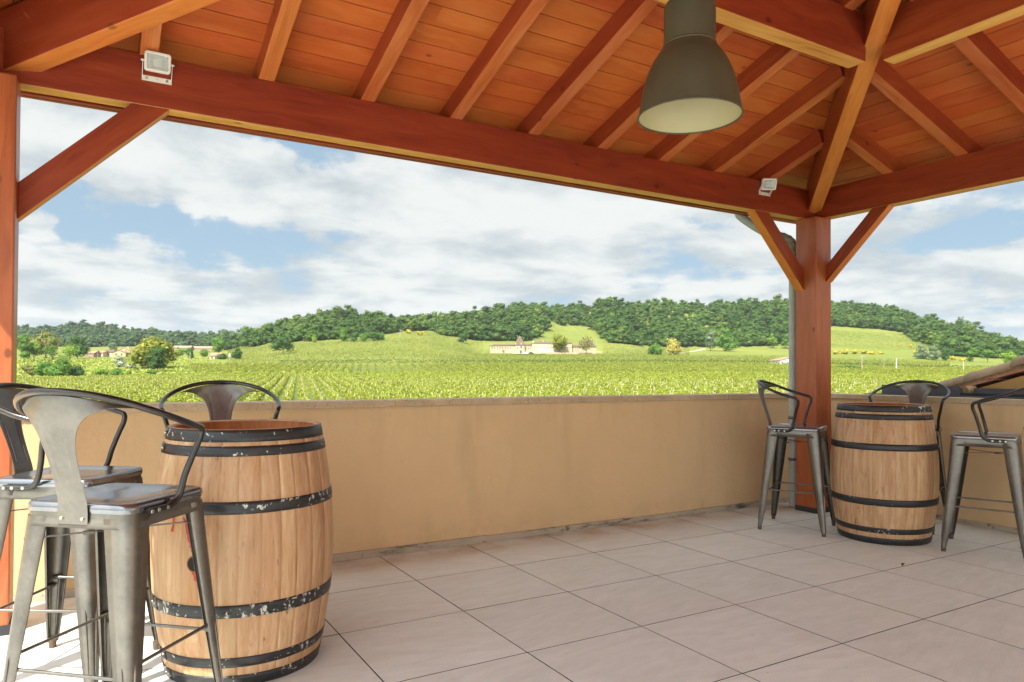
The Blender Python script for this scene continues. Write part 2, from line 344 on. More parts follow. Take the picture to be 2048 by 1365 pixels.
cv = g.n('ShaderNodeCombineXYZ'); g.set(cv, 0, g.math('DIVIDE', sp.outputs[0], dz)); g.set(cv, 1, g.math('DIVIDE', sp.outputs[1], dz))
fw2 = (_f[0], _f[1], 0)
n1 = g.noise(cv.outputs[0], 1.05, 11, .58, .2); n2 = g.noise(cv.outputs[0], 3.2, 10, .63, .2)
acc = g.math('ADD', g.math('MULTIPLY', n1, .62), g.math('MULTIPLY', n2, .38))
def blob(px, py, sx, sy, w):
    d0 = ray(px, py); d0 = d0/np.linalg.norm(d0); a = np.cross(d0, (0, 0, 1)); a /= np.linalg.norm(a); b_ = np.cross(a, d0)
    wob = g.vm('ADD', d, g.vm('SCALE', g.vm('SUBTRACT', wobn, (.5, .5, .5)), .16))
    ax = g.math('MULTIPLY', g.vm('DOT_PRODUCT', wob, tuple(a)), F/sx); by = g.math('MULTIPLY', g.vm('DOT_PRODUCT', wob, tuple(b_)), F/sy)
    front = g.math('GREATER_THAN', g.vm('DOT_PRODUCT', d, tuple(d0)), .2)
    q = g.math('ADD', g.math('POWER', g.math('ABSOLUTE', ax), 2.0), g.math('POWER', g.math('ABSOLUTE', by), 2.0))
    return g.math('MULTIPLY', g.math('MULTIPLY', g.math('EXPONENT', g.math('MULTIPLY', q, -1.0)), w), front)
wn = g.n('ShaderNodeTexNoise'); g.set(wn, 'Vector', d); g.set(wn, 'Scale', 7.0); g.set(wn, 'Detail', 6); g.set(wn, 'Roughness', .6); wobn = wn.outputs['Color']
for args in [(430, 345, 300, 55, .17), (120, 250, 160, 70, .10), (330, 468, 290, 38, -.20), (620, 300, 90, 45, -.17), (160, 462, 120, 22, -.06),
             (1000, 440, 420, 80, .12), (1750, 470, 120, 45, .08), (1950, 470, 160, 40, -.12), (1880, 385, 120, 35, -.14), (1800, 560, 70, 25, .06),
             (1400, 560, 160, 14, -.05), (1420, 470, 90, 18, -.07), (700, 590, 700, 34, .05), (60, 470, 40, 25, .12), (1990, 540, 90, 25, .10), (1950,600,200,22,-.05)]:
    acc = g.math('ADD', acc, blob(*args))
mask = g.smooth(acc, .39, .50)
mask = g.math('MULTIPLY', mask, .95)
n3 = g.noise(cv.outputs[0], 2.1, 7, .6, .2)
shade = g.smooth(g.math('ADD', g.math('MULTIPLY', n3, .75), g.math('MULTIPLY', acc, .35)), .43, .66)
ccol = g.mix(shade, (.208, .234, .246), (.338, .344, .335))
skyc = g.mix(1.0, g.mix(1.0, sky.outputs[0], (.051, .051, .051), 'MULTIPLY'), (1, 1, 1), 'MULTIPLY')
skyc = g.mix(.8, skyc, (.145, .212, .27))
hz = g.smooth(sp.outputs[2], .0, .16)
skyc = g.mix(g.math('MULTIPLY', g.math('SUBTRACT', 1.0, hz), .35), skyc, (.226, .257, .275))
allc = g.mix(mask, skyc, ccol)
# cloud and sky around the sun brightened: unseen boost added to light the terrace shade
glow = g.math('POWER', g.math('MAXIMUM', g.vm('DOT_PRODUCT', d, tuple(-SUNDIR)), 0.0), 2.0)
allc = g.vm('SCALE', allc, g.math('ADD', 1.0, g.math('MULTIPLY', glow, 4.6)))
g.set(bg, 'Color', allc); g.set(bg, 'Strength', 1.0); nt.links.new(bg.outputs[0], out.inputs[0])
SC.view_settings.view_transform = 'Standard'; SC.view_settings.look = 'None'; SC.view_settings.exposure = 1.42; SC.view_settings.gamma = 1

# ------------------------------------------------------------------ terrace: floor, walls
TX, TY, SX, SY = 1.5813, 4.3331, .6188, .5934
V = []; Q = []; A = []; MI = []
for i in range(-16, 8):
    for j in range(0, 22):
        x0 = TX+i*SX; x1 = x0+SX; y1 = TY-j*SY; y0 = y1-SY
        if x0 > 5.95: continue
        x1 = min(x1, 5.93)
        if x0 < -8.3: continue
        e = .0027; b_ = len(V); dz_ = RS.uniform(-.0004, .0004)
        V += [(x0+e, y0+e, dz_), (x1-e, y0+e, dz_), (x1-e, y1-e, dz_), (x0+e, y1-e, dz_),
              (x0+e, y0+e, -.006), (x1-e, y0+e, -.006), (x1-e, y1-e, -.006), (x0+e, y1-e, -.006)]
        Q += [(b_, b_+1, b_+2, b_+3)]+[(b_+k, b_+4+k, b_+4+(k+1) % 4, b_+(k+1) % 4) for k in range(4)]; A += [RS.rand()]*5; MI += [0, 1, 1, 1, 1]
me = npmesh('floor', V, Q, [M['tile'], M['grout']], A, matidx=MI); link(bpy.data.objects.new('floor', me), kind='structure')
mb = MB(); mb.box((-8.35, -8.8, -.30), (6.12, 4.50, -.004)); mb.build('floor_slab', M['grout'], kind='structure')

pw = empty('parapet_wall', (2.5, 4.42, 0), label='long cream rendered parapet wall behind the near barrel, stone coping on top', category='wall')
def under(o, root):   # keep world placement below a located root
    o.matrix_parent_inverse = root.matrix_world.inverted() if False else Matrix.Translation(-root.location) if root.rotation_euler.z == 0 else (Matrix.Translation(root.location) @ Matrix.Rotation(root.rotation_euler.z, 4, 'Z')).inverted()
    return o
mb = MB(); mb.box((-8.3, 4.345, 0), (6.09, 4.50, .942)); under(mb.build('wall_body', M['render'], pw), pw)
mb = MB(); x = -8.32
k = 0
while x < 6.12:
    x1 = min(x+1.0, 6.13); mb.box((x+.0015, 4.318, .942), (x1-.0015, 4.535, .985+.0006*(k % 3))); x = x1; k += 1
under(mb.build('coping', M['coping'], pw, bevel=.004), pw)
mb = MB(); x = -8.3; k = 0
while x < 5.8:
    x1 = min(x+RS.uniform(.5, 1.1), 5.8); mb.box((x, 4.329-RS.uniform(0, .006), 0), (x1, 4.3455, .042+RS.uniform(-.008, .006))); x = x1
under(mb.build('skirting', M['skirt'], pw, bevel=.003), pw)
pr = empty('parapet_wall', (5.95, 1, 0), label='short cream rendered parapet wall meeting the long one behind the far barrel', category='wall')
mb = MB(); mb.box((5.875, -8.7, 0), (6.085, 4.343, .940)); under(mb.build('wall_body', M['render'], pr), pr)
mb = MB(); y = -8.7
while y < 4.31:
    y1 = min(y+1.0, 4.314); mb.box((5.85, y+.0015, .940), (6.12, y1-.0015, .983)); y = y1
under(mb.build('coping', M['coping'], pr, bevel=.004), pr)
mb = MB(); y = -8.7
while y < 4.3:
    y1 = min(y+RS.uniform(.5, 1.1), 4.32); mb.box((5.858-RS.uniform(0, .006), y, 0), (5.8755, y1, .045+RS.uniform(-.008, .006))); y = y1
under(mb.build('skirting', M['skirt'], pr, bevel=.003), pr)

# ------------------------------------------------------------------ pavilion
S = .315; YB = 3.969; XR = 5.338; XL = -.29; ZB = 2.486; ZT = 2.7337; CD = .1245
YF = YB-(XR-XL); XM = (XR+XL)/2; YM = (YB+YF)/2; T = (XR-XL)/2
pav = empty('timber_pavilion', (XM, YM, 0), label='red-brown stained timber pavilion with hipped boarded roof over the terrace', category='pavilion')
def beam(name, P0, P1, w, h, mats, up=(0, 0, 1), bev=.004, **k):
    """box from P0 to P1: P0/P1 are the centre of the UNDERSIDE at each end"""
    Mx, Ln = frame(P0, P1, up); b = MB()
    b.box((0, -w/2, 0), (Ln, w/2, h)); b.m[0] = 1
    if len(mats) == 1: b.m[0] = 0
    o = b.build(name, mats, pav, bevel=bev); o.matrix_parent_inverse = Matrix.Translation(-pav.location); o.matrix_basis = Mx
    for a, c_ in k.items(): o[a] = c_
    return o
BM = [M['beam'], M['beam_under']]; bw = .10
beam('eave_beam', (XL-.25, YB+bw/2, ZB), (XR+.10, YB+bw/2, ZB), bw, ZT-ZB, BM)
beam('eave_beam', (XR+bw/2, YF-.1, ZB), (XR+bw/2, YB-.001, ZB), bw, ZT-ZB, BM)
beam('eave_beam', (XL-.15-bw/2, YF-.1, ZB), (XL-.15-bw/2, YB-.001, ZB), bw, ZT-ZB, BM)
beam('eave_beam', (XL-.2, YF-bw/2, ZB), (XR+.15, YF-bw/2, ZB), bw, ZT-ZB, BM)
def post(x0, y0, lab=None):
    b = MB(); b.box((0, -.1, -.1), (ZB-.004, .1, .1))
    # half-lapped seam down one face
    o = b.build('post', M['post'], pav, bevel=.007); o.matrix_parent_inverse = Matrix.Translation(-pav.location)
    Mx, _ = frame((x0+.1, y0+.1, .004), (x0+.1, y0+.1, 1), (1, 0, 0)); o.matrix_basis = Mx
    b = MB(); b.box((x0-.004, y0-.004, 0), (x0+.204, y0+.204, .045)); b.box((x0+.02, y0+.02, 0), (x0+.18, y0+.18, .05))
    under(b.build('post_shoe', M['zinc_dark'], pav), pav)
for (x, y) in ((5.208, 3.855), (-.502, 3.855), (5.208, YF-.1), (-.502, YF-.1)): post(x, y)
# braces: underside edge points in a vertical plane
def brace(axis, plane0, plane1, a_post, z_post, a_top, z_top, wv=.16):
    b = MB(); n_ = (a_top-a_post, z_top-z_post)
    pts = [(a_post, z_post), (a_top, z_top), (a_top-math.copysign(wv, n_[0])*abs(n_[0]/n_[1]), z_top), (a_post, z_post+wv)]
    Ln = math.hypot(*n_); ux, uz = n_[0]/Ln, n_[1]/Ln
    loc = [((p[0]-a_post)*ux+(p[1]-z_post)*uz, -(p[0]-a_post)*uz*(1 if n_[0] > 0 else 1)+(p[1]-z_post)*ux) for p in pts]
    t = plane1-plane0
    vs = [(x_, 0, z_) for x_, z_ in loc]+[(x_, t, z_) for x_, z_ in loc]
    fs = [(0, 1, 2, 3), (7, 6, 5, 4), (0, 4, 5, 1), (1, 5, 6, 2), (2, 6, 7, 3), (3, 7, 4, 0)]
    b.add(vs, fs); b.m[2] = 1
    o = b.build('brace', [M['beam'], M['hip_under']], pav, bevel=.003); o.matrix_parent_inverse = Matrix.Translation(-pav.location)
    Mx = Matrix.Identity(4)
    if axis == 'x': cx_, cy_, cz_ = Vector((ux, 0, uz)), Vector((0, 1, 0)), Vector((-uz, 0, ux)); org = Vector((a_post, plane0, z_post))
    else: cx_, cy_, cz_ = Vector((0, ux, uz)), Vector((1, 0, 0)), Vector((0, -uz, ux)); org = Vector((plane0, a_post, z_post))
    for i, c_ in enumerate((cx_, cy_, cz_)):
        for j in range(3): Mx[j][i] = c_[j]
    Mx.translation = org; o.matrix_basis = Mx
brace('x', YB+.002, YB+.087, -.302, 1.86, .325, ZB-.001, .17)
brace('x', YB+.002, YB+.087, 5.208, 1.869, 4.60, ZB-.001, .17)
brace('y', XR+.002, XR+.080, 3.855, 1.94, 3.30, ZB-.001, .14)
brace('y', XR+.002, XR+.080, YF+.1, 1.94, YF+.655, ZB-.001, .14)
brace('x', YF-.087, YF-.002, 5.208, 1.869, 4.60, ZB-.001, .17)
# hips
hz0 = 2.545; hw = .105
zc = lambda t: hz0+S*t
apex = (XM, YM)
for (x0, y0, sx_, sy_) in ((XR, YB, -1, -1), (XL, YB, 1, -1), (XR, YF, -1, 1), (XL, YF, 1, 1)):
    t0 = .0 if (x0 == XR and y0 == YB) else -.05
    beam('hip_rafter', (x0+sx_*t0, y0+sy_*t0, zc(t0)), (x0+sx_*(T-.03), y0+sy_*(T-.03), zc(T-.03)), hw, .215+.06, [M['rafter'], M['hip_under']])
# ring purlins
PT = 1.50; pz = 2.944; ph = ZT+S*PT-pz+.01; pwid = .11
X0, X1, Y0, Y1 = XL+PT, XR-PT, YF+PT, YB-PT
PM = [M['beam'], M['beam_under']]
beam('ring_purlin', (X0, Y1+pwid/2, pz), (X1-.06, Y1+pwid/2, pz), pwid, ph, PM)
beam('ring_purlin', (X1+pwid/2, Y0, pz), (X1+pwid/2, Y1-.06, pz), pwid, ph, PM)
beam('ring_purlin', (X0-pwid/2, Y0, pz), (X0-pwid/2, Y1-.06, pz), pwid, ph, PM)
beam('ring_purlin', (X0, Y0-pwid/2, pz), (X1-.06, Y0-pwid/2, pz), pwid, ph, PM)
# jack rafters (back, right, left, front)
rw = .083; OV = .54; OVL = .85
def zr(off): return ZT+S*off          # underside height at distance 'off' inside the beam face
for k in range(-1, 10):
    x = .2275+.5655*k
    if not (XL+.12 < x < XR-.12): continue
    L_ = min(x-XL, XR-x)-.05
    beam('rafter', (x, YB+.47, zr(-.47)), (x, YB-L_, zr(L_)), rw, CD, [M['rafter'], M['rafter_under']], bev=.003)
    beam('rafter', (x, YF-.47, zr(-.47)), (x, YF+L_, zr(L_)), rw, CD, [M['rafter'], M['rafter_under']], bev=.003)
for k in range(-2, 9):
    y = 3.307-.5508*k
    if not (YF+.12 < y < YB-.12): continue
    L_ = min(y-YF, YB-y)-.05
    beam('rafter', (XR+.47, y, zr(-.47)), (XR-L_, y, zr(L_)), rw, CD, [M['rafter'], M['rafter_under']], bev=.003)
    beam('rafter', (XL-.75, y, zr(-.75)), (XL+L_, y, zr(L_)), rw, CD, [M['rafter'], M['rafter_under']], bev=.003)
# boarded slopes: local x along the eave, y up the slope
nrm = math.sqrt(1+S*S)
def deck(origin, xdir, indir, ov, lo, hi):
    """origin = beam corner; xdir = along eave; indir = inward; lo/hi = overhang at both ends"""
    W_ = XR-XL; pitch = .132; V = []; Q = []; A = []
    t = -ov+(.09-ov) % pitch-pitch if False else -ov
    rows = [-ov]; tt = math.ceil((-ov-.227)/pitch)*pitch+.227
    ts = sorted(set([-ov]+[tt+i*pitch for i in range(60)])); ts = [q for q in ts if -ov <= q <= T]+[T]
    for a, b_ in zip(ts[:-1], ts[1:]):
        if b_-a < .01: continue
        e = .0030
        l0, l1 = max(a, -lo) if a < 0 else a, max(b_, -lo) if b_ < 0 else b_
        r0, r1 = max(a, -hi) if a < 0 else a, max(b_, -hi) if b_ < 0 else b_
        xl0, xl1, xr0, xr1 = l0, l1, W_-r0, W_-r1
        # cut each course into lengths
        cuts = [min(xl0, xl1)]; x = cuts[0]+RS.uniform(1.0, 4.0); end = max(xr0, xr1)
        while x < end-.4: cuts.append(x); x += RS.uniform(2.5, 4.5)
        cuts.append(end)
        for c0, c1 in zip(cuts[:-1], cuts[1:]):
            g0 = .0006
            P = [(max(c0+g0, xl0), a+e), (min(c1-g0, xr0), a+e), (min(c1-g0, xr1), b_-e), (max(c0+g0, xl1), b_-e)]
            if P[1][0] <= P[0][0]+.001 and P[2][0] <= P[3][0]+.001: continue
            if P[2][0] < P[3][0]: P[2] = P[3] = ((P[2][0]+P[3][0])/2, b_-e)
            if P[1][0] < P[0][0]: P[1] = P[0] = ((P[1][0]+P[0][0])/2, a+e)
            n0 = len(V)
            V += [(p_[0], p_[1]*nrm, 0) for p_ in P]+[(p_[0], p_[1]*nrm, .018) for p_ in P]
            Q += [(n0+3, n0+2, n0+1, n0)]+[(n0+k, n0+(k+1) % 4, n0+4+(k+1) % 4, n0+4+k) for k in range(4)]; A += [RS.rand()]*5
    me = npmesh('roof_boards', V, Q, M['deck'], A); o = bpy.data.objects.new('roof_boards', me); link(o, pav)
    x = Vector(xdir); y = (Vector(indir)+Vector((0, 0, S))).normalized(); z = x.cross(y)
    Mx = Matrix.Identity(4)
    for i, c_ in enumerate((x, y, z)):
        for j in range(3): Mx[j][i] = c_[j]
    Mx.translation = Vector(origin); o.matrix_parent_inverse = Matrix.Translation(-pav.location); o.matrix_basis = Mx
    # covering
    b = MB(); P = [(-lo, -ov), (W_+hi, -ov), (W_/2, T)]
    vs = [(p_[0], p_[1]*nrm, .022) for p_ in P]+[(p_[0], p_[1]*nrm, .075) for p_ in P]
    b.add(vs, [(2, 1, 0), (3, 4, 5), (0, 1, 4, 3), (1, 2, 5, 4), (2, 0, 3, 5)])
    c = b.build('roof_covering', M['eavetile'], pav); c.matrix_parent_inverse = Matrix.Translation(-pav.location); c.matrix_basis = Mx
if True:
    zD = ZT+CD
    deck((XR, YB, zD), (-1, 0, 0), (0, -1, 0), OV, OV, OVL)
    deck((XR, YF, zD), (0, 1, 0), (-1, 0, 0), OV, OV, OV)
    deck((XL, YF, zD), (1, 0, 0), (0, 1, 0), OV, OVL, OV)
    deck((XL, YB, zD), (0, -1, 0), (1, 0, 0), OVL, OV, OV)
# fascia boards
fz1 = ZT+CD-S*.47; fz0 = 2.579
beam('fascia', (XL-.85, YB+.485, fz0), (XR+.49, YB+.485, fz0), .024, fz1-fz0-.004, [M['beam']])
beam('fascia', (XR+.485, YF-.47, fz0), (XR+.485, YB+.47, fz0), .024, fz1-fz0-.004, [M['beam']])
fzl = ZT+CD-S*.78
beam('fascia', (XL-.80, YF-.4, fzl-.12), (XL-.80, YB+.42, fzl-.12), .024, .11, [M['beam']])
# tail plate seen between beam and fascia at the left
beam('eave_batten', (XL-.30, YB+.455, fz0+.004), (XR+.4, YB+.455, fz0+.004), .028, .016, [M['beam']])

# gutter and downpipe
gt = empty('gutter', (2, 4.5, 2.6), label='brown half-round gutter running along the back eave', category='gutter')
b = MB(); prof = []
for k in range(9):
    a = math.pi+math.pi*k/8; prof.append((.055*math.cos(a), .055*math.sin(a)))
n = len(prof); vs = []
for xx in (XL-.8, XR+.5): vs += [(xx, 4.53+p_[0], 2.69+p_[1]) for p_ in prof]+[(xx, 4.53+p_[0]*.95, 2.69+p_[1]*.95) for p_ in prof]
N2 = 2*n; fs = []
for k in range(n-1): fs += [(k, k+1, N2+k+1, N2+k), (n+k, N2+n+k, N2+n+k+1, n+k+1)]
fs += [(0, N2, N2+n, n), (n-1, 2*n-1, N2+2*n-1, N2+n-1)]
b.add(vs, fs, 0, True); under(b.build('trough', plain('gutter_brown', hexc('6a3a26'), .5), gt), gt)
dp = empty('downpipe', (5.24, 4.14, 0), label='grey downpipe with ribbed elbow running down behind the middle post', category='downpipe')
def curve(pts, n=8):
    """Catmull-Rom through the points"""
    P = [np.array(p, float) for p in pts]; P = [2*P[0]-P[1]]+P+[2*P[-1]-P[-2]]; o = []
    for i in range(1, len(P)-2):
        for k in range(n):
            t = k/n; o.append(.5*((2*P[i])+(-P[i-1]+P[i+1])*t+(2*P[i-1]-5*P[i]+4*P[i+1]-P[i+2])*t*t+(-P[i-1]+3*P[i]-3*P[i+1]+P[i+2])*t**3))
    o.append(P[-2]); return o
b = MB(); b.tube([(5.298, 4.150, 0.02), (5.298, 4.150, 2.26)], .038, 16); b.tube([(5.298, 4.150, 2.18), (5.298, 4.150, 2.24)], .042, 16)
under(b.build('pipe', M['pvc'], dp), dp)
b = MB(); b.tube(curve([(5.298, 4.150, 2.22), (5.296, 4.155, 2.29), (5.25, 4.18, 2.345), (5.12, 4.24, 2.385)], 7), [.041+(.004 if k % 3 == 1 else 0) for k in range(22)], 16)
under(b.build('elbow', M['pvc_old'], dp), dp)
b = MB(); b.tube(curve([(5.12, 4.24, 2.385), (5.09, 4.30, 2.42), (5.07, 4.40, 2.49), (5.06, 4.54, 2.60), (5.06, 4.53, 2.64)], 6), .038, 16)
under(b.build('offset_pipe', M['pvc'], dp), dp)
b = MB(); b.lathe([(.036, -.012), (.043, -.012), (.043, .012), (.036, .012)], 16, c=(5.298, 4.150, .78))
under(b.build('clamp', M['zinc'], dp), dp)
b = MB(); b.lathe([(.037, -.012), (.0445, -.012), (.0445, .012), (.037, .012)], 16, c=(5.298, 4.150, .42))
under(b.build('clamp', M['zinc'], dp), dp)

# ------------------------------------------------------------------ pendant lamp
LC = at(1379, 234, 2.93); lamp = empty('pendant_lamp', tuple(LC), label='big dark dome pendant lamp with pale inside hanging from the roof', category='lamp')
rL = .208
prof = [(.208, 0), (.206, .012), (.203, .03), (.200, .05), (.193, .095), (.182, .14), (.167, .185), (.148, .225), (.130, .252), (.1165, .27), (.109, .283), (.105, .292), (.104, .30), (.104, .43), (.103, .448), (.098, .463), (.085, .476), (.06, .486), (.02, .492), (.0, .493)]
b = MB(); b.lathe(prof, 64); b.lathe([(.1045, .284), (.1085, .287), (.1085, .292), (.1045, .296)], 64)
b.tube([(rL*math.cos(2*math.pi*k/64), rL*math.sin(2*math.pi*k/64), 0) for k in range(64)], .0042, 8, closed=True); b.build('shade', M['shade_out'], lamp)
b = MB(); b.lathe([(r_-.004, z+.002) for r_, z in prof[:-2]]+[(0, .482)], 64); b.build('shade_lining', M['shade_in'], lamp)
b = MB(); b.lathe([(.02, .40), (.022, .34), (.018, .33)], 20); b.lathe([(.0, .25), (.028, .262), (.034, .285), (.028, .315), (.018, .335)], 20, 1)
b.build('bulb', [M['black'], M['shade_in']], lamp)
zroof = ZT+CD+S*(YB-LC[1])-LC[2]
b = MB(); b.tube(curve([(0.0, 0, .49), (.01, -.004, .53), (.05, -.01, .60), (.02, -.004, .70), (0, 0, zroof)], 8), .0035, 8); b.build('cord', M['black'], lamp)
b = MB(); b.lathe([(.0, .50), (.012, .50), (.014, .485), (.014, .54), (.006, .55), (0, .55)], 16); b.build('cap', M['black'], lamp)

# ------------------------------------------------------------------ floodlights
def floodlight(loc, yaw, tilt, label):
    t = empty('floodlight', loc, label=label, category='floodlight', group='floodlights on the back beam')
    Mx = Matrix.Rotation(yaw, 4, 'Z') @ Matrix.Rotation(tilt, 4, 'X')
    b = MB(); w, h, d_ = .059, .047, .013
    # rounded frame, front looks to -y
    def rr(w_, h_, r_, n=5):
        o = []
        for cx_, cz_, a0 in ((w_-r_, h_-r_, 0), (-w_+r_, h_-r_, 90), (-w_+r_, -h_+r_, 180), (w_-r_, -h_+r_, 270)):
            for k in range(n+1): a = R(a0+90*k/n); o.append((cx_+r_*math.cos(a), cz_+r_*math.sin(a)))
        return o
    loops = [(rr(w, h, .014), d_), (rr(w, h, .014), -d_), (rr(w-.003, h-.003, .012), -d_-.003), (rr(w-.011, h-.011, .006), -d_-.003), (rr(w-.012, h-.012, .006), -d_+.004)]
    n = len(loops[0][0]); vs = [(p_[0], y, p_[1]) for lp, y in loops for p_ in lp]; fs = [tuple(range(n))]
    for i in range(len(loops)-1):
        for k in range(n): fs.append((i*n+k, (i+1)*n+k, (i+1)*n+(k+1) % n, i*n+(k+1) % n))
    b.add(vs, fs); b.build('housing', M['white_al'], t, M=Matrix.Translation((0, -.045, 0)) @ Mx, bevel=.001)
    b = MB(); lo = rr(w-.012, h-.012, .006); li = [(.018, .018), (-.018, .018), (-.018, -.018), (.018, -.018)]
    ow, oh = w-.012, h-.012; vs = [(ow, -d_+.004, oh), (-ow, -d_+.004, oh), (-ow, -d_+.004, -oh), (ow, -d_+.004, -oh)]+[(x_, d_-.004, z_) for x_, z_ in li]
    b.add(vs, [(0, 1, 5, 4), (1, 2, 6, 5), (2, 3, 7, 6), (3, 0, 4, 7)]); b.add([(x_*.8, d_-.006, z_*.8) for x_, z_ in li], [(0, 1, 2, 3)], 1)
    b.build('reflector', [M['lens'], plain('led_chip', hexc('c9cbb8'), .5)], t, M=Matrix.Translation((0, -.045, 0)) @ Mx)
    b = MB(); b.box((-w+.012, -d_-.001, -h+.012), (w-.012, -d_+.0005, h-.012)); b.build('glass', M['glass'], t, M=Matrix.Translation((0, -.045, 0)) @ Mx)
    b = MB(); zb = -.070
    b.box((-w-.008, -.004, zb-.014), (w+.008, -.0015, zb+.012))
    for s in (-1, 1):
        P = [Vector((s*(w+.0065), -.003, zb+.01)), Vector((s*(w+.0065), -.045, 0.0))]
        Mf, Ln = frame(P[0], P[1], (s, 0, 0)); b.box((0, -.008, -.0012), (Ln+.006, .008, .0012), 0, Mf)
        b.tube([(s*(w-.002), -.045, 0), (s*(w+.015), -.045, 0)], .005, 8)
    for x_ in (-.045, .045): b.tube([(x_, -.006, zb), (x_, -.002, zb)], .006, 8, 1)
    b.tube([(0, -.0055, zb+.002), (0, -.003, zb+.002)], .003, 8, 1)
    b.build('bracket', [M['white_al'], M['rivet']], t)
    return t
floodlight((.264, YB-.0, 2.692), 0, R(10), 'white LED floodlight facing out from the beam near the left post')
floodlight((4.712, YB-.0, 2.700), R(-33), R(24), 'white LED floodlight tilted down on the beam near the middle post')

# ------------------------------------------------------------------ barrels
HB = .95
def rb(z, Rt=.293, Rb=.350): u_ = (z-HB/2)/(HB/2); return Rb-(Rb-Rt)*abs(u_)**1.9
UPR = Matrix(((0, 0, 1, 0), (0, 1, 0, 0), (-1, 0, 0, 0), (0, 0, 0, 1)))   # placeholder
def xyz_to_axis(v): return (v[2], v[1], -v[0])
AX = Matrix(((0, 0, -1, 0), (0, 1, 0, 0), (1, 0, 0, 0), (0, 0, 0, 1)))     # local x -> world z
def barrel(loc, rz, label, chip, near):
    t = empty('wine_barrel', loc, rz, label=label, category='barrel', group='wine barrels used as tables')
    V = []; Q = []; A = []; rs = np.random.RandomState(3 if near else 5)
    ang = 0; edges = []
    while ang < 2*math.pi-.12: edges.append(ang); ang += rs.uniform(.17, .27)
    edges.append(2*math.pi); zs = np.linspace(0, HB, 25)
    for a0, a1 in zip(edges[:-1], edges[1:]):
        rnd = rs.rand(); ns = 5; aa = [a0, a0+.0030]+list(np.linspace(a0, a1, ns)[1:-1])+[a1-.0030, a1]; dd = [-.0012]+[0]*(len(aa)-2)+[-.0012]
        n0 = len(V)
        for z in zs:
            for a, d_ in zip(aa, dd): r_ = rb(z)+d_; V.append(xyz_to_axis((r_*math.cos(a), r_*math.sin(a), z)))
        m_ = len(aa)
        for i in range(len(zs)-1):
            for k in range(m_-1): Q.append((n0+i*m_+k, n0+i*m_+k+1, n0+(i+1)*m_+k+1, n0+(i+1)*m_+k)); A.append(rnd)
        # chime top rim
        n1 = len(V)
        for a in (a0+.001, a1-.001):
            for (r_, z) in ((rb(HB), HB), (rb(HB)-.004, HB+.0015), (rb(HB)-.020, HB-.002), (rb(HB)-.024, HB-.012), (rb(HB)-.026, HB-.08)): V.append(xyz_to_axis((r_*math.cos(a), r_*math.sin(a), z)))
        for k in range(4): Q.append((n1+k, n1+5+k, n1+6+k, n1+k+1)); A.append(rnd)
    me = npmesh('staves', V, Q, M['oak'], A, smooth=True)
    o = bpy.data.objects.new('staves', me); link(o, t); o.matrix_local = AX
    b = MB(); b.lathe([(rb(HB)-.0265, HB-.004), (rb(HB)-.0275, HB-.075), (0, HB-.075)], 64); b.v = [xyz_to_axis(p) for p in b.v]
    b.build('head', M['oak_in'], t, M=AX)
    b = MB(); b.lathe([(0, .03), (rb(0)-.02, .03), (rb(0)-.02, .002), (rb(0), 0.0)], 48); b.build('bottom_head', M['endgrain'], t)
    hoops = [(.905, .9495), (.853, .890), (.645, .690), (.268, .315), (.078, .115), (.001, .045)]
    for i, (z0, z1) in enumerate(hoops):
        b = MB(); th = .0028; zz = np.linspace(z0, z1, 4)
        pr_ = [(rb(z0)-.001, z0)]+[(rb(z)+th, z) for z in zz]+[(rb(z1)-.001, z1)]
        b.lathe(pr_, 96)
        # overlapping end with rivets
        a0 = R(176+(3*i if near else 40)); aw = .18
        b.lathe([(rb(z0)+th, z0+.001)]+[(rb(z)+2*th-.0004, z) for z in (z0+.0015, z1-.0015)]+[(rb(z1)+th, z1-.001)], 8, a0=a0, a1=a0+aw)
        for q in (.04, .12):
            a = a0+q; r_ = rb((z0+z1)/2)+2*th; c_ = Vector((math.cos(a), math.sin(a), 0)); p_ = c_*r_+Vector((0, 0, (z0+z1)/2))
            b.tube([p_-c_*.001, p_+c_*.0018, p_+c_*.003], [.005, .0048, .002], 8, 1)
        mt = M['hoop'] if (not near) or i < 2 else M['hoop_chip']
        if near and i == 0: mt = M['hoop_mid']
        b.build('hoop', [mt, M['rivet']], t)
    return t
BN = (.553, 3.095); BF = (4.925, 3.095)
nb = barrel((*BN, 0), 0, 'oak wine barrel with chipped black hoops beside the two nearest stools', 1, True)
fb = barrel((*BF, 0), 1.3, 'oak wine barrel with clean black hoops in the far corner by the post', 0, False)
def surf(a, z, off=.0012): r_ = rb(z)+off; return (r_*math.cos(a), r_*math.sin(a), z)
hp = np.array([.334, 2.832]); ah = math.atan2(hp[1]-BN[1], hp[0]-BN[0]); zh = .468
b = MB(); P = []
c_ = Vector((math.cos(ah), math.sin(ah), 0)); tv = Vector((-math.sin(ah), math.cos(ah), 0)); r0 = rb(zh)
for rad, off in ((.031, .0008), (.0295, .0022), (.026, .0022)):
    P.append([c_*(math.sqrt(max((r0)**2-(rad*math.cos(q))**2, 0))+off)+tv*rad*math.cos(q)+Vector((0, 0, zh+rad*math.sin(q))) for q in [2*math.pi*k/24 for k in range(24)]])
vs = [p for r_ in P for p in r_]; fs = [(i*24+k, i*24+(k+1) % 24, (i+1)*24+(k+1) % 24, (i+1)*24+k) for i in range(2) for k in range(24)]
b.add(vs, fs, 0); b.add(P[2], [tuple(range(24))], 1); b.build('bung_hole', [M['oak_in'], M['hole']], nb)
